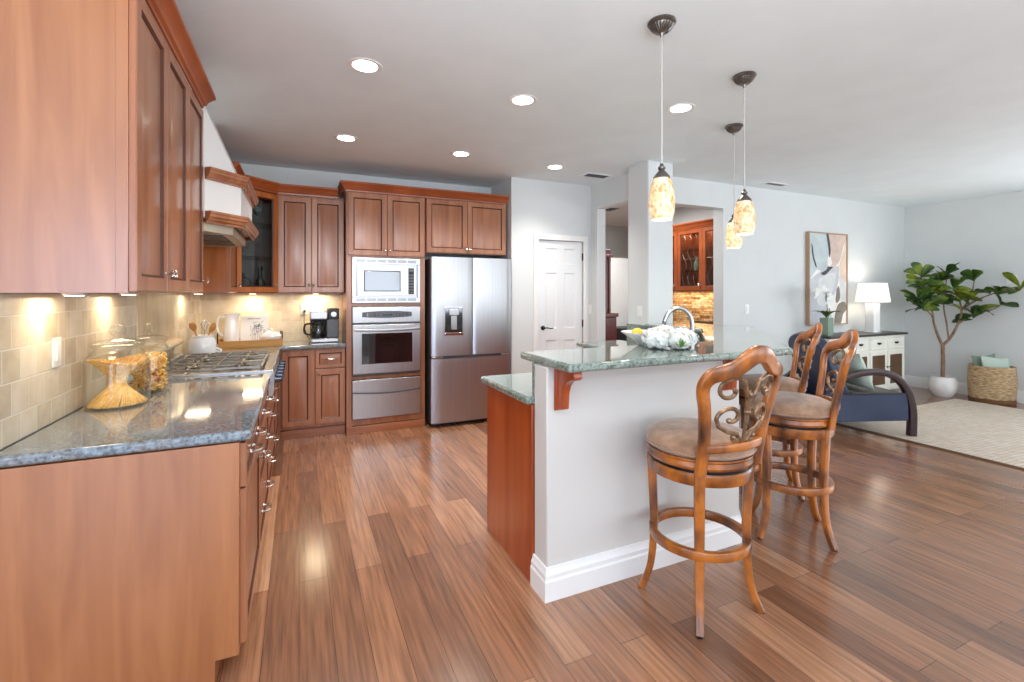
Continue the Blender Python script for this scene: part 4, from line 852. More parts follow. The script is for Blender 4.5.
# crock with utensils
cx, cy = -0.715, 4.51
t = T('utensil_crock', 'white ceramic crock holding wooden spoons behind the rangetop', 'crock', (cx, cy, CT))
b = BM(); lathe(b, [(0, 0), (0.085, 0), (0.092, 0.006), (0.098, 0.04), (0.098, 0.10), (0.090, 0.128), (0.078, 0.145), (0.082, 0.152), (0.083, 0.162), (0.076, 0.164), (0.072, 0.15), (0.084, 0.12), (0.090, 0.05), (0.084, 0.01), (0, 0.010)], (cx, cy, CT), 32, cap=False); O('body', b, 'ceramic', t, smooth=60)
b = BM(); tube(b, spline([(cx + 0.09, cy, CT + 0.03), (cx + 0.125, cy - 0.005, CT + 0.025), (cx + 0.13, cy - 0.005, CT + 0.04), (cx + 0.095, cy, CT + 0.055)]), 0.008); O('handle', b, 'ceramic', t)
def spoon(a, L, lean, m, label, name, head):
    d = Vector((math.cos(a) * lean, math.sin(a) * lean, 1)).normalized(); p0 = Vector((cx, cy, CT + 0.012)) - Vector((d.x, d.y, 0)) * 0.05; p1 = p0 + d * L
    t = T(name, label, 'utensil', p0); b = BM(); tube(b, [p0, p0 + d * L * 0.7, p1], [0.005, 0.0055, 0.006], 8); O('shaft', b, m, t)
    s = d.cross(Vector((0.7, -0.7, 0))).normalized(); nn = s.cross(d); b = BM(); 
    if head == 'spoon':
        prof = [(0, 0.006), (0.01, 0.015), (0.03, 0.026), (0.055, 0.027), (0.075, 0.017), (0.083, 0.004)]
        bar(b, [p1 + d * (q - 0.004) + nn * (0.008 * math.sin(q * 38)) for q, w in prof], [w * 2 for q, w in prof], [0.006] * 6, nn); O('bowl', b, m, t, smooth=60)
    else:
        for k in range(8):
            an = 2 * PI * k / 8; v = s * math.cos(an) + nn * math.sin(an)
            tube(b, spline([p1 - d * 0.02, p1 + d * 0.01 + v * 0.018, p1 + d * 0.05 + v * 0.026, p1 + d * 0.08], 4), 0.0022, 5)
        O('wires', b, m, t)
spoon(math.radians(200), 0.20, 0.38, 'spoon_wood', 'brown wooden spoon leaning left out of the white crock', 'wooden_spoon', 'spoon')
spoon(math.radians(20), 0.19, 0.42, 'spoon_wood', 'pale wooden spoon leaning right out of the white crock', 'wooden_spoon', 'spoon')
spoon(math.radians(330), 0.20, 0.12, 'silver', 'small metal whisk standing in the middle of the white crock', 'whisk', 'whisk')
# tray group
TR = T('serving_tray', 'long wooden tray with dark metal handles in the counter corner', 'tray', (-0.42, 5.10, CT), math.radians(8))
def TO(n, bm, m, par=TR, **k): o = O(n, bm, m, None, **k); o.parent = par; return o
hw, hd = 0.262, 0.15
b = BM(); box(b, -hw, hw, -hd, hd, 0, 0.012); box(b, -hw, hw, -hd, -hd + 0.012, 0.012, 0.068); box(b, -hw, hw, hd - 0.012, hd, 0.012, 0.068); box(b, -hw, -hw + 0.012, -hd + 0.012, hd - 0.012, 0.012, 0.068); box(b, hw - 0.012, hw, -hd + 0.012, hd - 0.012, 0.012, 0.068); TO('body', b, 'tray_wood', bev=0.002)
for s in (-1, 1):
    b = BM(); x = s * (hw + 0.004) ; tube(b, [(x, -0.06, 0.04), (x, -0.06, 0.125), (x, -0.055, 0.13), (x, 0.055, 0.13), (x, 0.06, 0.125), (x, 0.06, 0.04)], 0.005, 8); TO('handle', b, 'black_metal')
def trp(x, y, z=0.0125):
    a = math.radians(8); return (-0.42 + x * math.cos(a) - y * math.sin(a), 5.10 + x * math.sin(a) + y * math.cos(a), CT + z)
p = trp(-0.155, 0.02); t = T('pitcher', 'tall white ceramic pitcher standing at the left of the tray', 'pitcher', p)
b = BM(); lathe(b, [(0, 0), (0.058, 0), (0.064, 0.01), (0.066, 0.08), (0.062, 0.17), (0.055, 0.23), (0.052, 0.275), (0.056, 0.30), (0.051, 0.30), (0.048, 0.275), (0.051, 0.2), (0.058, 0.08), (0.055, 0.012), (0, 0.012)], p, 32, cap=False)
for v in b.verts:
    if v.co.z > p[2] + 0.26 and v.co.x > p[0] + 0.02: v.co.x += (v.co.z - p[2] - 0.26) * 0.5 * (v.co.x - p[0]) / 0.05
O('body', b, 'ceramic', t, smooth=60)
b = BM(); tube(b, spline([(p[0] - 0.052, p[1], p[2] + 0.27), (p[0] - 0.10, p[1], p[2] + 0.27), (p[0] - 0.115, p[1], p[2] + 0.20), (p[0] - 0.10, p[1], p[2] + 0.12), (p[0] - 0.062, p[1], p[2] + 0.09)]), 0.010, 10); O('handle', b, 'ceramic', t)
# cookbook with a line drawing, leaning
t = T('cookbook', 'white book with a dark sketched drawing, leaning at the back of the tray', 'book', trp(0.02, 0.09))
ax = Vector((1, 0, 0)); lean = math.radians(14); up = Vector((0, math.sin(lean), math.cos(lean))); nn = Vector((0, -math.cos(lean), math.sin(lean))); c = Vector(trp(0.035, 0.075)) + up * 0.142
b = BM(); obox(b, c, (ax, up, nn), 0.235, 0.275, 0.016); O('cover', b, 'white_plastic', t, bev=0.002)
b = BM(); f = c + nn * 0.0085
def q(a, z): return f + ax * a + up * z
for k in range(9):
    a0 = -0.02 + 0.016 * k; tube(b, [q(a0, -0.11), q(a0 + random.uniform(-.01, .01), -0.06), q(a0 + random.uniform(-.015, .015), 0.0)], 0.0012, 4)
for k in range(60):
    a0, z0 = random.gauss(0.03, 0.026), random.gauss(0.02, 0.028); an = random.uniform(0, PI); d_ = Vector((math.cos(an), math.sin(an))) * random.uniform(0.005, 0.014)
    tube(b, [q(a0 - d_.x, z0 - d_.y), q(a0, z0 + 0.004), q(a0 + d_.x, z0 + d_.y)], 0.0018, 4)
O('drawing', b, 'grey_plastic', t)
b = BM()
for k in range(14): obox(b, q(-0.055 + k * 0.008, 0.105), (ax, up, nn), 0.005, 0.008, 0.001)
O('title', b, 'grey_plastic', t)['kind'] = 'stuff'
p = trp(0.17, -0.04); t = T('lidded_bowl', 'round white lidded dish at the right of the tray', 'dish', p)
b = BM(); lathe(b, [(0, 0), (0.05, 0), (0.075, 0.03), (0.092, 0.065), (0.095, 0.078), (0, 0.078)], p, 32); O('bowl', b, 'ceramic', t, smooth=60)
b = BM(); lathe(b, [(0.096, 0.079), (0.085, 0.095), (0.055, 0.118), (0.02, 0.128), (0.012, 0.134), (0.016, 0.144), (0.012, 0.152), (0, 0.153)], p, 32); O('lid', b, 'ceramic', t, smooth=60)
# coffee maker
cxm, cym = 0.235, 5.28; t = T('coffee_maker', 'silver and black drip coffee maker with glass carafe on the back worktop', 'coffee maker', (cxm, cym, CT))
b = BM(); box(b, cxm - 0.105, cxm + 0.115, cym - 0.11, cym + 0.12, CT, CT + 0.035); O('base', b, 'stainless', t, bev=0.008)
b = BM(); box(b, cxm + 0.02, cxm + 0.115, cym - 0.09, cym + 0.12, CT + 0.035, CT + 0.20); O('water_tank', b, 'grey_plastic', t, bev=0.008)
b = BM(); box(b, cxm - 0.105, cxm + 0.02, cym + 0.05, cym + 0.12, CT + 0.035, CT + 0.20); O('back_column', b, 'black', t, bev=0.004)
b = BM(); box(b, cxm - 0.11, cxm + 0.03, cym - 0.10, cym + 0.12, CT + 0.20, CT + 0.275); O('brew_head', b, 'stainless', t, bev=0.01)
b = BM(); box(b, cxm + 0.03, cxm + 0.118, cym - 0.09, cym + 0.12, CT + 0.20, CT + 0.295); cpn = O('control_tower', b, 'black', t, bev=0.006)
b = BM(); tube(b, [(cxm + 0.075, cym - 0.09, CT + 0.245), (cxm + 0.075, cym - 0.105, CT + 0.245)], 0.022, 20); O('dial', b, 'stainless', cpn)
b = BM(); p = (cxm - 0.045, cym - 0.035, CT + 0.036); lathe(b, [(0, 0), (0.055, 0), (0.06, 0.02), (0.06, 0.08), (0.05, 0.115), (0.046, 0.13), (0.042, 0.13), (0.046, 0.115), (0.056, 0.08), (0.056, 0.02), (0, 0.004)], p, 28, cap=False); cf = O('carafe', b, 'pane_glass', t, smooth=60)
b = BM(); lathe(b, [(0, 0.006), (0.053, 0.006), (0.055, 0.03), (0, 0.03)], p, 24); O('coffee', b, 'black', cf)
b = BM(); lathe(b, [(0, 0.131), (0.048, 0.131), (0.048, 0.145), (0.02, 0.15), (0, 0.15)], p, 24); O('lid', b, 'black', cf)
b = BM(); tube(b, spline([(p[0] - 0.05, p[1] - 0.01, p[2] + 0.125), (p[0] - 0.10, p[1] - 0.02, p[2] + 0.12), (p[0] - 0.105, p[1] - 0.02, p[2] + 0.05), (p[0] - 0.062, p[1] - 0.01, p[2] + 0.03)]), 0.008, 8); O('handle', b, 'black', cf)
b = BM(); tube(b, spline([(0.055, YB - 0.022, 1.226), (0.05, YB - 0.06, 1.19), (0.055, YB - 0.07, 1.05), (0.085, YB - 0.09, 0.96), (0.11, YB - 0.12, 0.925), (0.140, 5.392, 0.925)], 6), 0.0035, 6)
box(b, 0.043, 0.067, YB - 0.045, YB - 0.0225, 1.212, 1.24); co = O('power_cord', b, 'black', t)
t.scale = (1.22, 1.1, 1.17)
for v in co.data.vertices: v.co.x /= 1.22; v.co.y /= 1.1; v.co.z /= 1.17

# ---------------------------------------------------------------- things on the bar
fxp, fyp, sp = 2.53, 2.50, (-0.911, 0.413)
t = T('kitchen_faucet', 'tall gooseneck pull-down faucet of brushed steel behind the bar', 'faucet', (fxp, fyp, CT))
b = BM(); lathe(b, [(0, 0), (0.027, 0), (0.027, 0.008), (0.020, 0.016), (0.018, 0.05), (0.018, 0.09), (0.014, 0.10), (0, 0.10)], (fxp, fyp, CT), 24); O('base', b, 'stainless', t)
arc = [(0, 0.09), (0, 0.20), (0, 0.29), (0.015, 0.345), (0.05, 0.385), (0.095, 0.40), (0.14, 0.388), (0.175, 0.352), (0.195, 0.305)]
P3 = lambda a, z: (fxp + sp[0] * a, fyp + sp[1] * a, CT + z)
b = BM(); tube(b, spline([P3(a, z) for a, z in arc], 5), 0.015, 14); O('spout', b, 'stainless', t)
b = BM(); tube(b, [P3(0.194, 0.31), P3(0.203, 0.27), P3(0.212, 0.225), P3(0.213, 0.218)], [0.0125, 0.016, 0.019, 0.014], 14); O('spray_head', b, 'grey_plastic', t)
b = BM(); tube(b, [(fxp + 0.016, fyp, CT + 0.07), (fxp + 0.04, fyp - 0.01, CT + 0.075), (fxp + 0.09, fyp - 0.03, CT + 0.10)], [0.010, 0.007, 0.006], 10); O('lever', b, 'stainless', t)
BT = 1.1172
t = T('soap_dispenser', 'small dark bottle standing right behind the faucet spout', 'bottle', (2.75, 2.80, CT))
b = BM(); lathe(b, [(0, 0), (0.035, 0), (0.037, 0.01), (0.037, 0.13), (0.02, 0.16), (0.013, 0.17), (0.013, 0.19), (0, 0.19)], (2.75, 2.80, CT), 20); O('body', b, 'black', t)
b = BM(); tube(b, [(2.75, 2.80, CT + 0.19), (2.75, 2.80, CT + 0.24), (2.71, 2.82, CT + 0.243)], 0.006, 8); O('pump', b, 'silver', t)
def hydrangea(c, r, label, k=120):
    t = T('hydrangea', label, 'flower', (c[0], c[1], c[2] - r * 0.8), 0, 'white hydrangea heads in the bowl'); b = BM(); ellipsoid(b, c, r * .78, r * .78, r * .5, 12, 8)
    for i in range(k):
        z = 1 - 1.72 * (i + .5) / k; ph = i * 2.39996; s_ = math.sqrt(max(0, 1 - z * z)); d = Vector((s_ * math.cos(ph), s_ * math.sin(ph), z)); q_ = Vector(c) + Vector((d.x * r, d.y * r, d.z * r * 0.68)) * random.uniform(0.82, 1.08)
        u = d.orthogonal().normalized(); w = d.cross(u); a0 = random.uniform(0, PI)
        for j in range(4):
            an = a0 + j * PI / 2; e = u * math.cos(an) + w * math.sin(an); g = u * -math.sin(an) + w * math.cos(an); L = r * 0.27
            v = [b.verts.new(q_), b.verts.new(q_ + e * L * .55 + g * L * .5 + d * L * .45), b.verts.new(q_ + e * L * 1.15 + d * L * .05), b.verts.new(q_ + e * L * .55 - g * L * .5 + d * L * .28)]; b.faces.new(v)
    O('petals', b, 'petal', t, smooth=10)
    return t
fl = [((1.775, 2.01, BT + 0.054), 0.072, 'white hydrangea head at the left of the bowl'), ((1.862, 2.045, BT + 0.066), 0.076, 'white hydrangea head at the middle of the bowl, behind'), ((1.955, 2.00, BT + 0.054), 0.072, 'white hydrangea head at the right of the bowl'), ((1.86, 1.935, BT + 0.044), 0.060, 'low white hydrangea head at the front of the bowl, above the green sprig')]
for c, r, l in fl: hydrangea(c, r, l)
t = T('green_sprig', 'short green leafy sprig in front of the white hydrangeas', 'leaves', (1.80, 1.87, BT + 0.01)); b = BM()
for k in range(16):
    an = random.uniform(-0.4, PI * 2); e = random.uniform(0.15, 1.1); d = Vector((math.cos(an) * math.cos(e), math.sin(an) * math.cos(e), math.sin(e))); g = d.cross(Vector((0, 0, 1))).normalized(); o_ = Vector((1.805, 1.862, BT + 0.020)); L = random.uniform(0.035, 0.06)
    v = [b.verts.new(o_), b.verts.new(o_ + d * L * .5 + g * 0.007), b.verts.new(o_ + d * L), b.verts.new(o_ + d * L * .5 - g * 0.007)]; b.faces.new(v)
O('leaves', b, 'stem_green', t)
bc = (1.86, 2.125, BT); t = T('fruit_bowl', 'shallow white bowl behind the hydrangeas with a lemon at its rim', 'bowl', bc)
b = BM(); lathe(b, [(0, 0), (0.05, 0), (0.055, 0.006), (0.10, 0.04), (0.145, 0.072), (0.150, 0.078), (0.143, 0.078), (0.098, 0.046), (0.05, 0.012), (0, 0.010)], (1.845, 2.165, BT), 36, cap=False); O('shell', b, 'ceramic', t, smooth=60)
b = BM(); ellipsoid(b, (1.768, 2.160, BT + 0.074), 0.036, 0.028, 0.028, 16, 10); tag(O('lemon', b, 'lemon'), 'yellow lemon in the white bowl, left of the hydrangeas', 'lemon')
# wall plates
plate('light_switch', (3.245, PW - 0.0005, 1.22), (0, -1, 0), 'white double switch plate between the pantry door and the hallway', 'switch', 'switch', gangs=1)
plate('light_switch', (3.149, 3.81, 1.23), (-1, 0, 0), 'white plate on the side of the white column above the counter', 'switch', 'switch')
plate('light_switch', (5.05, YN - 0.0005, 1.22), (0, -1, 0), 'white plate on the grey wall right of the bar nook opening', 'switch', 'switch')
plate('thermostat', (8.4995, 2.90, 1.60), (-1, 0, 0), 'small white control plate on the right wall above the tree', 'thermostat', 'switch', w=0.10)
#PART5
# ---------------------------------------------------------------- hallway and bar nook
t = T('nook_cabinet', 'red brown glass-door wall cabinet seen through the opening right of the column', 'cabinet', (5.2, 5.1, 1.45)); NX = 5.04; FN = Face((NX, 0), (0, 1), (-1, 0))
b = BM(); box(b, NX + 0.31, 5.369, 4.31, 5.72, 1.45, 2.32)
for y in (4.31, 4.77, 5.24, 5.70): box(b, NX, NX + 0.31, y, y + 0.02, 1.45, 2.32)
for z in (1.45, 2.30): box(b, NX, NX + 0.31, 4.33, 5.70, z, z + 0.02)
O('body', b, 'crown_wood', t)
for z in (1.73, 2.03): b = BM(); box(b, NX + 0.03, NX + 0.31, 4.33, 5.70, z, z + 0.01); O('shelf', b, 'pane_glass', t)
for a in (4.315, 4.78, 5.25):
    b = BM(); front(b, FN, a, a + 0.465, 1.455, 2.315, glass=True, fr=0.06); dn = O('door', b, ['crown_wood', 'glaze'], t, smooth=25)
    b = BM(); box(b, NX - 0.008, NX - 0.004, a + 0.068, a + 0.397, 1.525, 2.245); O('pane', b, 'pane_glass', dn)
    b = BM(); y0, y1 = a + 0.075, a + 0.39
    for k in range(3):
        cy2 = y0 + (y1 - y0) * (k + .5) / 3
        tube(b, spline([(NX - 0.010, cy2, 1.53), (NX - 0.010, cy2 + 0.04, 1.65), (NX - 0.010, cy2 - 0.04, 1.82), (NX - 0.010, cy2 + 0.04, 2.0), (NX - 0.010, cy2 - 0.03, 2.14), (NX - 0.010, cy2, 2.24)], 5), 0.004, 5)
    tube(b, [(NX - 0.010, y0, 1.90), (NX - 0.010, y1, 1.90)], 0.003, 5); O('leading', b, 'pewter', dn)
    knob(FN, a + 0.04, 1.53, dn)
crown([(NX - 0.022, 5.72), (NX - 0.022, 4.305), (5.369, 4.305)], 2.316, 'dark cherry crown molding on the cabinet of the bar nook', side=1)
for (y, z, h, m_, l) in ((4.92, 1.4705, 0.22, 'black', 'dark bottle on the lowest shelf of the nook cabinet'), (5.05, 1.741, 0.20, 'moss_glass', 'green bottle on the middle shelf of the nook cabinet'), (4.45, 1.4705, 0.20, 'silver', 'tall silver shaker at the right of the nook cabinet')):
    b = BM(); lathe(b, [(0, 0), (0.04, 0), (0.04, h * .6), (0.015, h * .8), (0.015, h), (0, h)], (NX + 0.16, y, z), 16); tag(O('bottle', b, m_), l, 'bottle')
d = bpy.data.lights.new('nook_cabinet_fill', 'AREA'); d.shape = 'RECTANGLE'; d.size = 0.2; d.size_y = 1.3; d.energy = 4; d.color = (1, 0.8, 0.55)
o = bpy.data.objects.new('nook_cabinet_fill', d); COL.objects.link(o); o.location = (5.2, 5.0, 1.44)  # added fill under the nook cabinet, lights the stone and worktop
d = d.copy(); d.energy = 4; o = bpy.data.objects.new('nook_inside_fill', d); COL.objects.link(o); o.location = (5.2, 5.0, 2.29)  # second added fill, brightens the inside of the nook cabinet
t = T('nook_base_cabinet', 'low cherry cabinet of the bar nook under the stone wall', 'cabinet', (5.05, 5.1, 0)); b = BM(); box(b, 4.76, 5.339, 4.31, 5.72, 0.1, 0.88); box(b, 4.83, 5.339, 4.31, 5.72, 0, 0.1); O('body', b, 'cherry_red', t)
FN2 = Face((4.76, 0), (0, 1), (-1, 0))
for a in (4.315, 4.78, 5.25): cdoor(FN2, a, a + 0.465, 0.12, 0.87, t, (a + 0.43, 0.8), 'cherry_red')
counter('countertop', [(4.73, 4.29), (5.338, 4.29), (5.338, 5.74), (4.73, 5.74)], 0.8815, 0.92, 'granite_bar', 'dark stone worktop of the bar nook in front of the stacked stone')
b = BM(); box(b, 5.22, 5.235, 4.75, 5.15, 0.921, 1.02); tag(O('small_tray', b, 'brown_glass', bev=0.003), 'dark low panel standing on the nook worktop', 'tray')
# grandfather clock in the hallway
gx, gy = 3.70, 5.30; t = T('longcase_clock', 'dark mahogany longcase furniture just inside the hallway opening', 'clock', (gx, gy, 0))
b = BM(); box(b, gx - 0.26, gx + 0.20, gy - 0.16, gy + 0.16, 0, 0.10); box(b, gx - 0.24, gx + 0.18, gy - 0.14, gy + 0.14, 0.10, 1.10); box(b, gx - 0.26, gx + 0.20, gy - 0.16, gy + 0.16, 1.10, 1.15); O('base', b, 'mahogany', t, bev=0.008)
b = BM(); box(b, gx - 0.2, gx + 0.10, gy - 0.12, gy + 0.12, 1.15, 1.90); O('trunk', b, 'mahogany', t, bev=0.006)
b = BM(); box(b, gx - 0.22, gx + 0.12, gy - 0.14, gy + 0.14, 1.90, 1.93); box(b, gx - 0.2, gx + 0.10, gy - 0.12, gy + 0.12, 1.93, 2.0); O('hood', b, 'mahogany', t, bev=0.004)
for x in (gx - 0.17, gx + 0.07): b = BM(); lathe(b, [(0.018, 1.15), (0.022, 1.2), (0.016, 1.25), (0.018, 1.5), (0.016, 1.8), (0.022, 1.86), (0.02, 1.9)], (x, gy - 0.125, 0), 14); O('column', b, 'mahogany', t)
t = T('hall_bench', 'low black piece of furniture at the end of the hallway', 'bench', (6.0, 8.9, 0)); b = BM(); box(b, 4.6, 7.4, 8.7, 9.25, 0.15, 0.62); O('seat', b, 'black', t, bev=0.03)
for x in (4.7, 7.3): b = BM(); box(b, x - 0.03, x + 0.03, 8.8, 8.86, 0, 0.15); box(b, x - 0.03, x + 0.03, 9.1, 9.16, 0, 0.15); O('legs', b, 'black', t)

# ---------------------------------------------------------------- living room
# rug
b = BM(); box(b, 5.30, 7.97, -1.0, 3.27, 0.001, 0.014)
rg = tag(O('area_rug', b, 'rug_weave', bev=0.004), 'large cream and tan woven rug under the navy armchair', 'rug')
b = BM(); bar(b, [(5.30, -1.0, 0.009), (5.30, 3.27, 0.009), (7.97, 3.27, 0.009)], 0.016, 0.014, (0, 0, 1)); O('binding', b, 'rug_edge', rg)
# sideboard
t = T('sideboard', 'white painted sideboard with dark top along the living room wall', 'sideboard', (6.95, 3.88, 0)); sx0, sx1, sy0, sy1 = 6.02, 7.74, 3.70, 4.075
b = BM(); box(b, sx0 + 0.03, sx1 - 0.03, sy0 + 0.02, sy1, 0.10, 0.845)
for x in (sx0 + 0.03, sx1 - 0.08): box(b, x, x + 0.05, sy0 + 0.01, sy0 + 0.06, 0, 0.10); box(b, x, x + 0.05, sy1 - 0.05, sy1, 0, 0.10)
O('body', b, 'sideboard_paint', t, bev=0.003)
b = BM(); box(b, sx0, sx1, sy0 - 0.01, sy1 + 0.005, 0.845, 0.872); O('top', b, 'sideboard_top', t, bev=0.004)
FS = Face((0, sy0 + 0.02), (1, 0), (0, -1)); w4 = (sx1 - sx0 - 0.10) / 4
for k in range(4):
    a = sx0 + 0.05 + k * w4
    b = BM(); front(b, FS, a + 0.006, a + w4 - 0.006, 0.655, 0.825, fr=0.02, th=0.014); o = O('drawer', b, ['sideboard_paint', 'sideboard_paint'], t, smooth=25)
    b = BM(); cxx = a + w4 / 2
    lathe(b, [(0.0, -0.004), (0.02, -0.004), (0.032, 0.004), (0.034, 0.012), (0, 0.012)], (0, 0, 0), 16)
    bmesh.ops.scale(b, vec=(1.1, 0.6, 1.6), verts=b.verts); bmesh.ops.translate(b, verts=b.verts, vec=(cxx, sy0 + 0.002, 0.735)); O('cup_pull', b, 'black_metal', o)
    b = BM(); front(b, FS, a + 0.006, a + w4 - 0.006, 0.13, 0.635, fr=0.05, th=0.014, glass=True); o = O('door', b, ['sideboard_paint', 'sideboard_paint'], t, smooth=25)
    b = BM(); box(b, a + 0.06, a + w4 - 0.06, sy0 + 0.010, sy0 + 0.014, 0.185, 0.58); O('pane', b, 'brown_glass', o)
    b = BM(); box(b, a + w4 / 2 - 0.005, a + w4 / 2 + 0.005, sy0 + 0.004, sy0 + 0.011, 0.185, 0.58) if False else ellipsoid(b, (a + (w4 - 0.03 if k % 2 == 0 else 0.03), sy0 - 0.006, 0.42), 0.012, 0.012, 0.012, 10, 8); O('knob', b, 'black_metal', o)
# framed abstract painting
ax0, ax1, az0, az1 = 6.16, 6.99, 0.985, 2.24
t = T('painting', 'framed abstract painting in pale blue, grey and pink above the sideboard', 'painting', ((ax0 + ax1) / 2, YN, az0))
b = BM(); fd = 0.055
for q_ in ((ax0, ax0 + 0.014, az0, az1), (ax1 - 0.014, ax1, az0, az1), (ax0 + 0.014, ax1 - 0.014, az0, az0 + 0.014), (ax0 + 0.014, ax1 - 0.014, az1 - 0.014, az1)): box(b, q_[0], q_[1], YN - fd, YN - 0.001, q_[2], q_[3])
O('frame', b, 'frame_oak', t, bev=0.001)
names = list(ART); b = BM(); yc = YN - 0.042
aw, ah = ax1 - ax0 - 0.03, az1 - az0 - 0.03
box(b, ax0 + 0.015, ax1 - 0.015, yc, yc + 0.02, az0 + 0.015, az1 - 0.015, names.index('a_white'))
def stroke(pts, m_, lvl):
    P = spline([Vector((x, 1 - y, 0)) for x, y in pts] + [Vector((pts[0][0], 1 - pts[0][1], 0))], 5)[:-1]
    v = [b.verts.new((ax0 + 0.015 + min(1, max(0, p.x)) * aw, yc - 0.0006 * lvl, az0 + 0.015 + min(1, max(0, p.y)) * ah)) for p in P]; f = b.faces.new(v); f.material_index = names.index(m_)
stroke([(0, 0), (0.46, 0), (0.52, 0.2), (0.5, 0.36), (0.36, 0.42), (0.2, 0.4), (0.06, 0.48), (0, 0.5)], 'a_blue', 1)
stroke([(0.5, 0), (0.98, 0), (0.92, 0.12), (0.86, 0.22), (0.8, 0.3), (0.62, 0.38), (0.5, 0.32), (0.54, 0.14)], 'a_pink', 1)
stroke([(0.98, 0.02), (1, 0.5), (0.86, 0.5), (0.8, 0.36), (0.9, 0.2)], 'a_peach', 1)
stroke([(0, 0.52), (0.3, 0.42), (0.55, 0.4), (0.78, 0.36), (0.74, 0.6), (0.5, 0.8), (0.62, 1.0), (0, 1.0)], 'a_grey', 2)
stroke([(0.25, 0.5), (0.5, 0.44), (0.7, 0.45), (0.6, 0.65), (0.42, 0.8), (0.2, 0.75)], 'a_pale', 3)
stroke([(0.7, 0.86), (0.78, 0.78), (0.95, 0.76), (1, 0.84), (0.9, 0.9), (0.84, 1.0), (0.66, 1.0)], 'a_taupe', 3)
stroke([(0.72, 0.62), (0.78, 0.58), (0.82, 0.66), (0.8, 0.74), (0.7, 0.76)], 'a_taupe', 3)
stroke([(0.78, 0.45), (0.96, 0.55), (1, 0.76), (0.85, 0.78), (0.82, 0.62)], 'a_pale', 2)
stroke([(0.44, 0.0), (0.5, 0.0), (0.56, 0.18), (0.52, 0.26), (0.5, 0.16)], 'a_dark', 4)
stroke([(0.05, 0.12), (0.08, 0.14), (0.12, 0.26), (0.19, 0.36), (0.16, 0.37), (0.08, 0.26)], 'a_dark', 4)
stroke([(0.48, 0.36), (0.62, 0.37), (0.55, 0.4), (0.4, 0.46), (0.3, 0.44), (0.44, 0.40)], 'a_dark', 4)
stroke([(0.52, 0.2), (0.6, 0.32), (0.5, 0.37), (0.47, 0.3)], 'a_white', 3)
O('canvas', b, names, t)
# table lamp
lx, ly, lz = 7.26, 3.88, 0.8725; t = T('table_lamp', 'white table lamp with square shade, lit, on the sideboard', 'lamp', (lx, ly, lz))
b = BM(); box(b, lx - 0.075, lx + 0.075, ly - 0.055, ly + 0.055, lz, lz + 0.40); box(b, lx - 0.085, lx + 0.085, ly - 0.065, ly + 0.065, lz, lz + 0.02); O('base', b, 'ceramic', t, bev=0.006)
b = BM(); tube(b, [(lx, ly, lz + 0.40), (lx, ly, lz + 0.46)], 0.010, 10); O('stem', b, 'silver', t)
b = BM(); sh = [(0.185, 0.13, 0.42), (0.150, 0.105, 0.685)]; R = []
for w_, d_, z in sh + [(0.145, 0.100, 0.685), (0.180, 0.125, 0.42)]: R.append([b.verts.new((lx + i * w_, ly + j * d_, lz + z)) for i, j in ((-1, -1), (1, -1), (1, 1), (-1, 1))])
for k in range(4):
    r0, r1 = R[k], R[(k + 1) % 4]
    for i in range(4): b.faces.new((r0[i], r0[(i + 1) % 4], r1[(i + 1) % 4], r1[i]))
O('shade', b, 'lamp_shade_lit', t)
b = BM(); ellipsoid(b, (lx, ly, lz + 0.52), 0.03, 0.03, 0.04); O('bulb', b, 'bulb', t)
d = bpy.data.lights.new('lamp_glow', 'POINT'); d.energy = 2.6; d.shadow_soft_size = 0.04; d.color = (1, 0.9, 0.78)
o = bpy.data.objects.new('lamp_glow', d); COL.objects.link(o); o.location = (lx, ly, lz + 0.60)
# orchid in a glass cube
ox, oy = 6.17, 3.83; t = T('potted_orchid', 'white orchid with dark leaves in a greenish square vase on the sideboard', 'plant', (ox, oy, lz))
b = BM(); box(b, ox - 0.055, ox + 0.055, oy - 0.055, oy + 0.055, lz, lz + 0.23); O('vase', b, 'moss_glass', t, bev=0.004)
b = BM()
for k in range(7):
    an = 2 * PI * k / 7 + 0.3; d_ = Vector((math.cos(an), math.sin(an), 0)); s_ = Vector((-d_.y, d_.x, 0)); o_ = Vector((ox, oy, lz + 0.231)); L = random.uniform(.12, .18); pr = [(0, .006, 0), (.3, .025, .06), (.6, .03, .09), (.85, .02, .085), (1, .003, .07)]
    rr = [(b.verts.new(o_ + d_ * L * q_ - s_ * w + Vector((0, 0, z))), b.verts.new(o_ + d_ * L * q_ + Vector((0, 0, z - w * .3))), b.verts.new(o_ + d_ * L * q_ + s_ * w + Vector((0, 0, z)))) for q_, w, z in pr]
    for r0, r1 in zip(rr, rr[1:]): b.faces.new((r0[0], r0[1], r1[1], r1[0])); b.faces.new((r0[1], r0[2], r1[2], r1[1]))
O('leaves', b, 'leaf', t)
b = BM(); stm = spline([(ox, oy, lz + 0.22), (ox + 0.02, oy, lz + 0.40), (ox - 0.03, oy, lz + 0.55), (ox - 0.12, oy, lz + 0.61), (ox - 0.22, oy - 0.01, lz + 0.59), (ox - 0.28, oy - 0.02, lz + 0.565)], 5); tube(b, stm, 0.004, 6)
st2 = spline([(ox, oy - 0.02, lz + 0.22), (ox + 0.03, oy - 0.02, lz + 0.36), (ox, oy - 0.03, lz + 0.48), (ox - 0.06, oy - 0.04, lz + 0.52), (ox - 0.09, oy - 0.05, lz + 0.44)], 5); tube(b, st2, 0.004, 6); O('stem', b, 'stem_green', t)
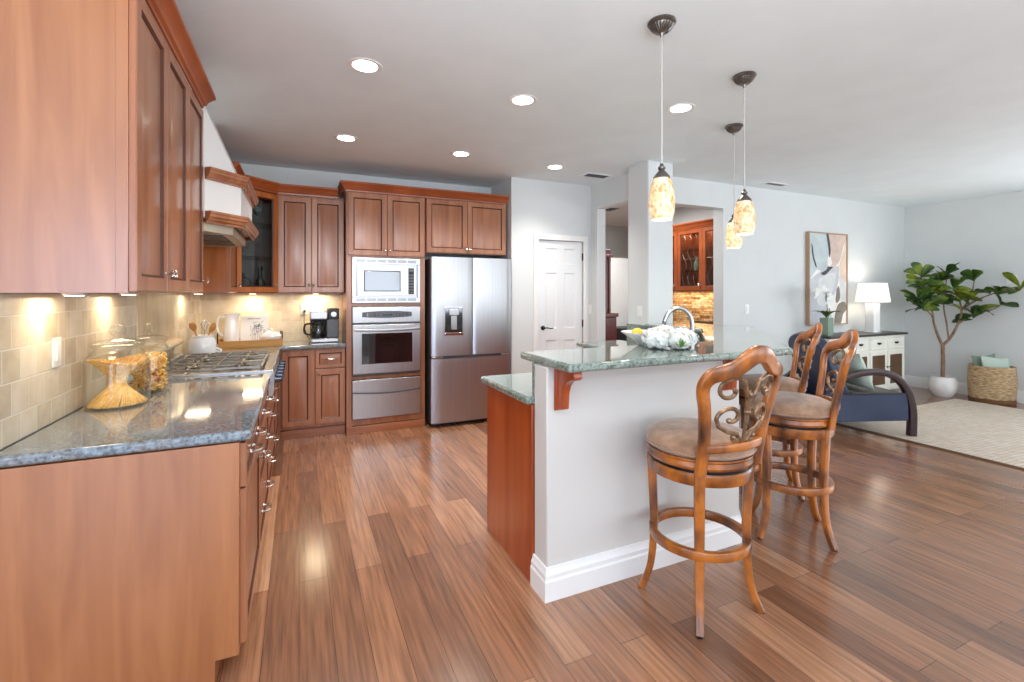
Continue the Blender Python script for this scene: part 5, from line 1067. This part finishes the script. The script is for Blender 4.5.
def bloom(c, r):
    b = BM(); c = Vector(c); n = Vector((random.uniform(-.5, .5), -1, random.uniform(-.3, .3))).normalized(); u = n.orthogonal().normalized(); w = n.cross(u)
    for k in range(5):
        an = 2 * PI * k / 5; e = u * math.cos(an) + w * math.sin(an); g = u * -math.sin(an) + w * math.cos(an)
        ring = [c, c + e * r * .4 + g * r * .42 + n * r * .2, c + e * r * .85 + g * r * .32 + n * r * .1, c + e * r, c + e * r * .85 - g * r * .32 + n * r * .1, c + e * r * .4 - g * r * .42 + n * r * .2]
        b.faces.new([b.verts.new(q_) for q_ in ring])
    O('bloom', b, 'petal', t, smooth=10)
for i, p in enumerate(stm[10::3] + st2[8::3]): bloom(p + Vector((random.uniform(-.02, .02), -0.02, random.uniform(-.04, .02))), 0.058 if i < 5 else 0.062)
for i in range(9): bloom((ox - 0.05 + random.uniform(-.08, .10), oy - 0.05, lz + 0.46 + random.uniform(-.09, .07)), 0.058)
# armchair: seat direction is local +X, camera side is local -Y
ac = T('armchair', 'navy leather armchair with a sweeping dark wood arm, standing on the rug', 'armchair', (5.49, 2.57, 0.0145), -YAW)
def AO(n, bm, m, par=ac, **k): o = O(n, bm, m, None, **k); o.parent = par; return o
Wd = 0.74
for y, nm in ((0, 'near'), (Wd - 0.05, 'far')):
    b = BM(); arch = spline([(-0.86, y + .025, 0.44), (-0.80, y + .025, 0.475), (-0.74, y + .025, 0.52), (-0.62, y + .025, 0.585), (-0.43, y + .025, 0.625), (-0.24, y + .025, 0.61), (-0.12, y + .025, 0.54), (-0.04, y + .025, 0.42), (0.0, y + .025, 0.25), (0.0, y + .025, 0.10), (-0.005, y + .025, 0.0)], 5)
    n = len(arch); bar(b, arch, [0.055 + 0.02 * (i / n) for i in range(n)], 0.062, (0, 1, 0), chamf=0.2); AO('arm', b, 'dark_wood')
    b = BM(); top = [(-0.86, 0.46), (-0.81, 0.455), (-0.76, 0.44), (-0.66, 0.41), (-0.5, 0.405), (-0.3, 0.41), (-0.06, 0.415)]
    pl = spline([Vector((x, z, 0)) for x, z in top], 4); poly = [(p.x, p.y) for p in pl] + [(-0.045, 0.30), (-0.045, 0.15), (-0.86, 0.135)]
    xprism(b, poly, (0, y + 0.005, 0), (1, 0, 0), (0, 1, 0), 0.045); AO('side_panel', b, 'leather_navy', bev=0.008, seg=3)
    b = BM(); tube(b, [p.xzz if False else Vector((p.x, y + 0.005, p.y + 0.004)) for p in pl], 0.007, 8); AO('piping', b, 'black')
    b = BM(); bar(b, [(-0.78, y + 0.025, 0.14), (-0.82, y + 0.025, 0.0)], 0.05, 0.05, (0, 1, 0)); AO('rear_leg', b, 'dark_wood')
b = BM(); box(b, -0.76, -0.06, 0.055, Wd - 0.055, 0.16, 0.30); AO('seat_base', b, 'leather_navy', bev=0.01)
b = BM(); box(b, -0.56, -0.04, 0.058, Wd - 0.058, 0.302, 0.415); AO('seat_cushion', b, 'seat_taupe', bev=0.035, seg=4)
b = BM(); lean = math.radians(20); upv = Vector((-math.sin(lean), 0, math.cos(lean))); nv = Vector((math.cos(lean), 0, math.sin(lean)))
prof = []
for k in range(21):
    an = PI * k / 20; prof.append((math.cos(an) * 0.315 * (1 if True else 1), 0.50 + 0.24 * math.sin(an) ** 0.8))
prof = [(0.315, 0.0)] + prof + [(-0.315, 0.0)]
o_ = Vector((-0.55, Wd / 2, 0.31)); A = [b.verts.new(o_ + Vector((0, a, 0)) + upv * h) for a, h in prof]; B = [b.verts.new(o_ + Vector((0, a, 0)) + upv * h - nv * 0.10) for a, h in prof]; n = len(A)
b.faces.new(A); b.faces.new(B[::-1])
for i in range(n): b.faces.new((A[i], A[(i + 1) % n], B[(i + 1) % n], B[i]))
AO('backrest', b, 'leather_navy', bev=0.02, seg=3)
def pillow(name, c, ax1_, ax2_, w, h, th, m, label, group=None):
    b = BM(); N = 14; ax1_, ax2_ = Vector(ax1_).normalized(), Vector(ax2_).normalized(); nn_ = ax1_.cross(ax2_); c = Vector(c)
    def pt(i, j, s):
        u, v = -1 + 2 * i / N, -1 + 2 * j / N; pin = 1 - 0.10 * (1 - abs(u) ** 2) * abs(v) ** 3; pin2 = 1 - 0.10 * (1 - abs(v) ** 2) * abs(u) ** 3
        t_ = th / 2 * ((1 - u ** 4) * (1 - v ** 4)) ** 0.6
        return c + ax1_ * (u * w / 2 * pin2) + ax2_ * (v * h / 2 * pin) + nn_ * (s * t_)
    for s in (-1, 1):
        g = [[b.verts.new(pt(i, j, s)) for j in range(N + 1)] for i in range(N + 1)]
        for i in range(N):
            for j in range(N): b.faces.new((g[i][j], g[i + 1][j], g[i + 1][j + 1], g[i][j + 1]))
    bmesh.ops.remove_doubles(b, verts=b.verts, dist=1e-4); o = O(name, b, m, smooth=60); return tag(o, label, 'pillow', group)
cs, sn = math.cos(-YAW), math.sin(-YAW)
def acw(x, y, z): return Vector((5.49 + x * cs - y * sn, 2.57 + x * sn + y * cs, z + 0.0145))
fwd = Vector((cs, sn, 0)); lat = Vector((-sn, cs, 0))
pillow('throw_pillow', acw(-0.40, 0.30, 0.615), lat, (Vector((0, 0, 1)) - fwd * 0.42), 0.44, 0.40, 0.13, 'sage_cloth', 'pale green throw pillow leaning on the back of the navy armchair')
# basket with pillows
bx, by = 8.225, 3.00; t = T('woven_basket', 'tall round seagrass basket by the right wall beside the rug', 'basket', (bx, by, 0.0145 if False else 0.001))
b = BM(); prof = []
for k in range(46):
    z = 0.06 + k * 0.0092; prof.append((0.218 + 0.010 * math.sin(PI * k / 45) + (0.005 if k % 2 else 0), z))
lathe(b, [(0.0, 0.055)] + [(0.212, 0.055)] + prof + [(0.205, 0.475), (0.205, 0.08), (0, 0.08)], (bx, by, 0), 56, cap=False); O('body', b, 'seagrass', t, smooth=70)
b = BM(); lathe(b, [(0, 0.001), (0.218, 0.001), (0.226, 0.02), (0.222, 0.054), (0, 0.054)], (bx, by, 0), 56); O('base_band', b, 'seagrass_dark', t, smooth=70)
vr = Vector((0.911, -0.413, 0)); vd = Vector((0.413, 0.911, 0))
pillow('throw_pillow', Vector((bx, by, 0.40)) - vd * 0.05 + vr * 0.01, vr + Vector((0, 0, -0.08)), Vector((0.05, 0.1, 1)), 0.37, 0.40, 0.10, 'sage_cloth', 'pale green pillow at the front of the woven basket')
pillow('throw_pillow', Vector((bx, by, 0.39)) + vd * 0.07 - vr * 0.01, vr + Vector((0, 0, 0.10)), Vector((-0.05, 0.1, 1)), 0.32, 0.44, 0.07, 'sage_dark', 'darker green pillow at the back of the woven basket')
# fiddle leaf fig
px_, py_ = 8.08, 3.45; t = T('potted_fig_tree', 'fiddle leaf fig tree in a round white pot in the living room corner', 'plant', (px_, py_, 0.0))
b = BM(); lathe(b, [(0, 0), (0.095, 0), (0.105, 0.012), (0.145, 0.07), (0.162, 0.14), (0.158, 0.20), (0.138, 0.250), (0.132, 0.262), (0.138, 0.272), (0.138, 0.278), (0.126, 0.278), (0.126, 0.24), (0, 0.24)], (px_, py_, 0.0), 40); O('pot', b, 'plaster_pot', t, smooth=50)
b = BM(); lathe(b, [(0, 0.241), (0.125, 0.241), (0.08, 0.252), (0, 0.256)], (px_, py_, 0), 24); O('soil', b, 'bark', t)
o0 = Vector((px_, py_, 0.26))
def W3(r, z, dpt=0.0): return Vector((px_, py_, z)) + vr * r + vd * dpt
br_ = {}
b = BM()
BR = [([(0, 0.26, 0), (0.005, 0.50, 0), (0.0, 0.70, 0)], 0.026, 0.022),
      ([(0, 0.70, 0), (-0.06, 0.82, 0), (-0.10, 1.0, 0.02), (-0.13, 1.2, 0.02), (-0.20, 1.40, 0), (-0.32, 1.64, -0.02)], 0.020, 0.008),
      ([(-0.10, 1.0, 0.02), (-0.20, 1.12, -0.05), (-0.34, 1.22, -0.08)], 0.010, 0.006),
      ([(-0.13, 1.22, 0.02), (-0.10, 1.40, 0.05), (0.0, 1.58, 0.04)], 0.011, 0.006),
      ([(0, 0.70, 0), (0.10, 0.80, 0), (0.17, 0.95, -0.02), (0.24, 1.15, -0.02), (0.22, 1.35, 0), (0.14, 1.48, 0)], 0.020, 0.008),
      ([(0.08, 0.80, 0), (0.09, 1.0, 0.04), (0.07, 1.25, 0.06), (0.10, 1.62, 0.05)], 0.013, 0.006),
      ([(0.18, 0.98, -0.02), (0.35, 1.12, -0.05), (0.42, 1.20, -0.25), (0.48, 1.26, -0.3)], 0.011, 0.006),
      ([(0.24, 1.18, -0.02), (0.33, 1.38, -0.06), (0.36, 1.60, -0.08)], 0.011, 0.006),
      ([(0.24, 1.20, -0.02), (0.33, 1.36, -0.22), (0.40, 1.44, -0.40), (0.50, 1.47, -0.52)], 0.010, 0.006)]
for pts, r0, r1 in BR:
    P = spline([W3(*p) for p in pts], 5); n = len(P); tube(b, P, [r0 + (r1 - r0) * i / (n - 1) for i in range(n)], 8)
O('trunk', b, 'bark', t, smooth=60)
b = BM()
def leaf(o_, d, L, wd, twist):
    d = d.normalized(); s_ = d.cross(Vector((0, 0, 1))); s_ = s_.normalized() if s_.length > .1 else Vector((1, 0, 0)); s_ = (Matrix.Rotation(twist, 3, d) @ s_); nn_ = s_.cross(d)
    if o_.x + d.x * L > 8.37: return
    pr = [(0, 0.03), (0.12, 0.16), (0.3, 0.32), (0.55, 0.46), (0.78, 0.50), (0.92, 0.34), (1.0, 0.06)]; rows = []
    for q_, w in pr:
        c_ = o_ + d * L * q_ + nn_ * (L * (0.22 * q_ - 0.35 * q_ * q_))
        rows.append([b.verts.new(c_ + s_ * (w * wd * k_) + nn_ * (abs(k_) * w * wd * 0.28)) for k_ in (-1, -.5, 0, .5, 1)])
    for r0, r1 in zip(rows, rows[1:]):
        for k_ in range(4): b.faces.new((r0[k_], r0[k_ + 1], r1[k_ + 1], r1[k_]))
rnd = random.Random(5)
for ti, tip in enumerate(((-0.32, 1.64, -0.02), (-0.30, 1.52, 0), (-0.34, 1.22, -0.08), (-0.38, 1.32, -0.05), (0.0, 1.58, 0.04), (-0.10, 1.45, 0.04), (0.14, 1.48, 0), (0.22, 1.32, -0.03), (0.10, 1.66, 0.05), (0.05, 1.30, 0.04), (0.46, 1.20, -0.08), (0.48, 1.26, -0.3), (0.36, 1.60, -0.08), (0.38, 1.44, -0.03), (0.30, 1.30, -0.05), (0.38, 1.44, -0.38), (0.50, 1.48, -0.52), (-0.22, 1.25, 0), (0.36, 1.10, -0.06))):
    o_ = W3(*tip)
    for k in range(9):
        an = k * 2.4 + rnd.uniform(-.5, .5); el = rnd.uniform(-0.25, 1.1); d_ = vr * math.cos(an) * math.cos(el) + vd * math.sin(an) * math.cos(el) * 0.8 + Vector((0, 0, math.sin(el)))
        leaf(o_ + Vector((0, 0, rnd.uniform(-.05, .03))), d_, rnd.uniform(0.15, 0.25), rnd.uniform(0.085, 0.12), rnd.uniform(-.9, .9))
O('foliage', b, 'leaf', t, smooth=60)
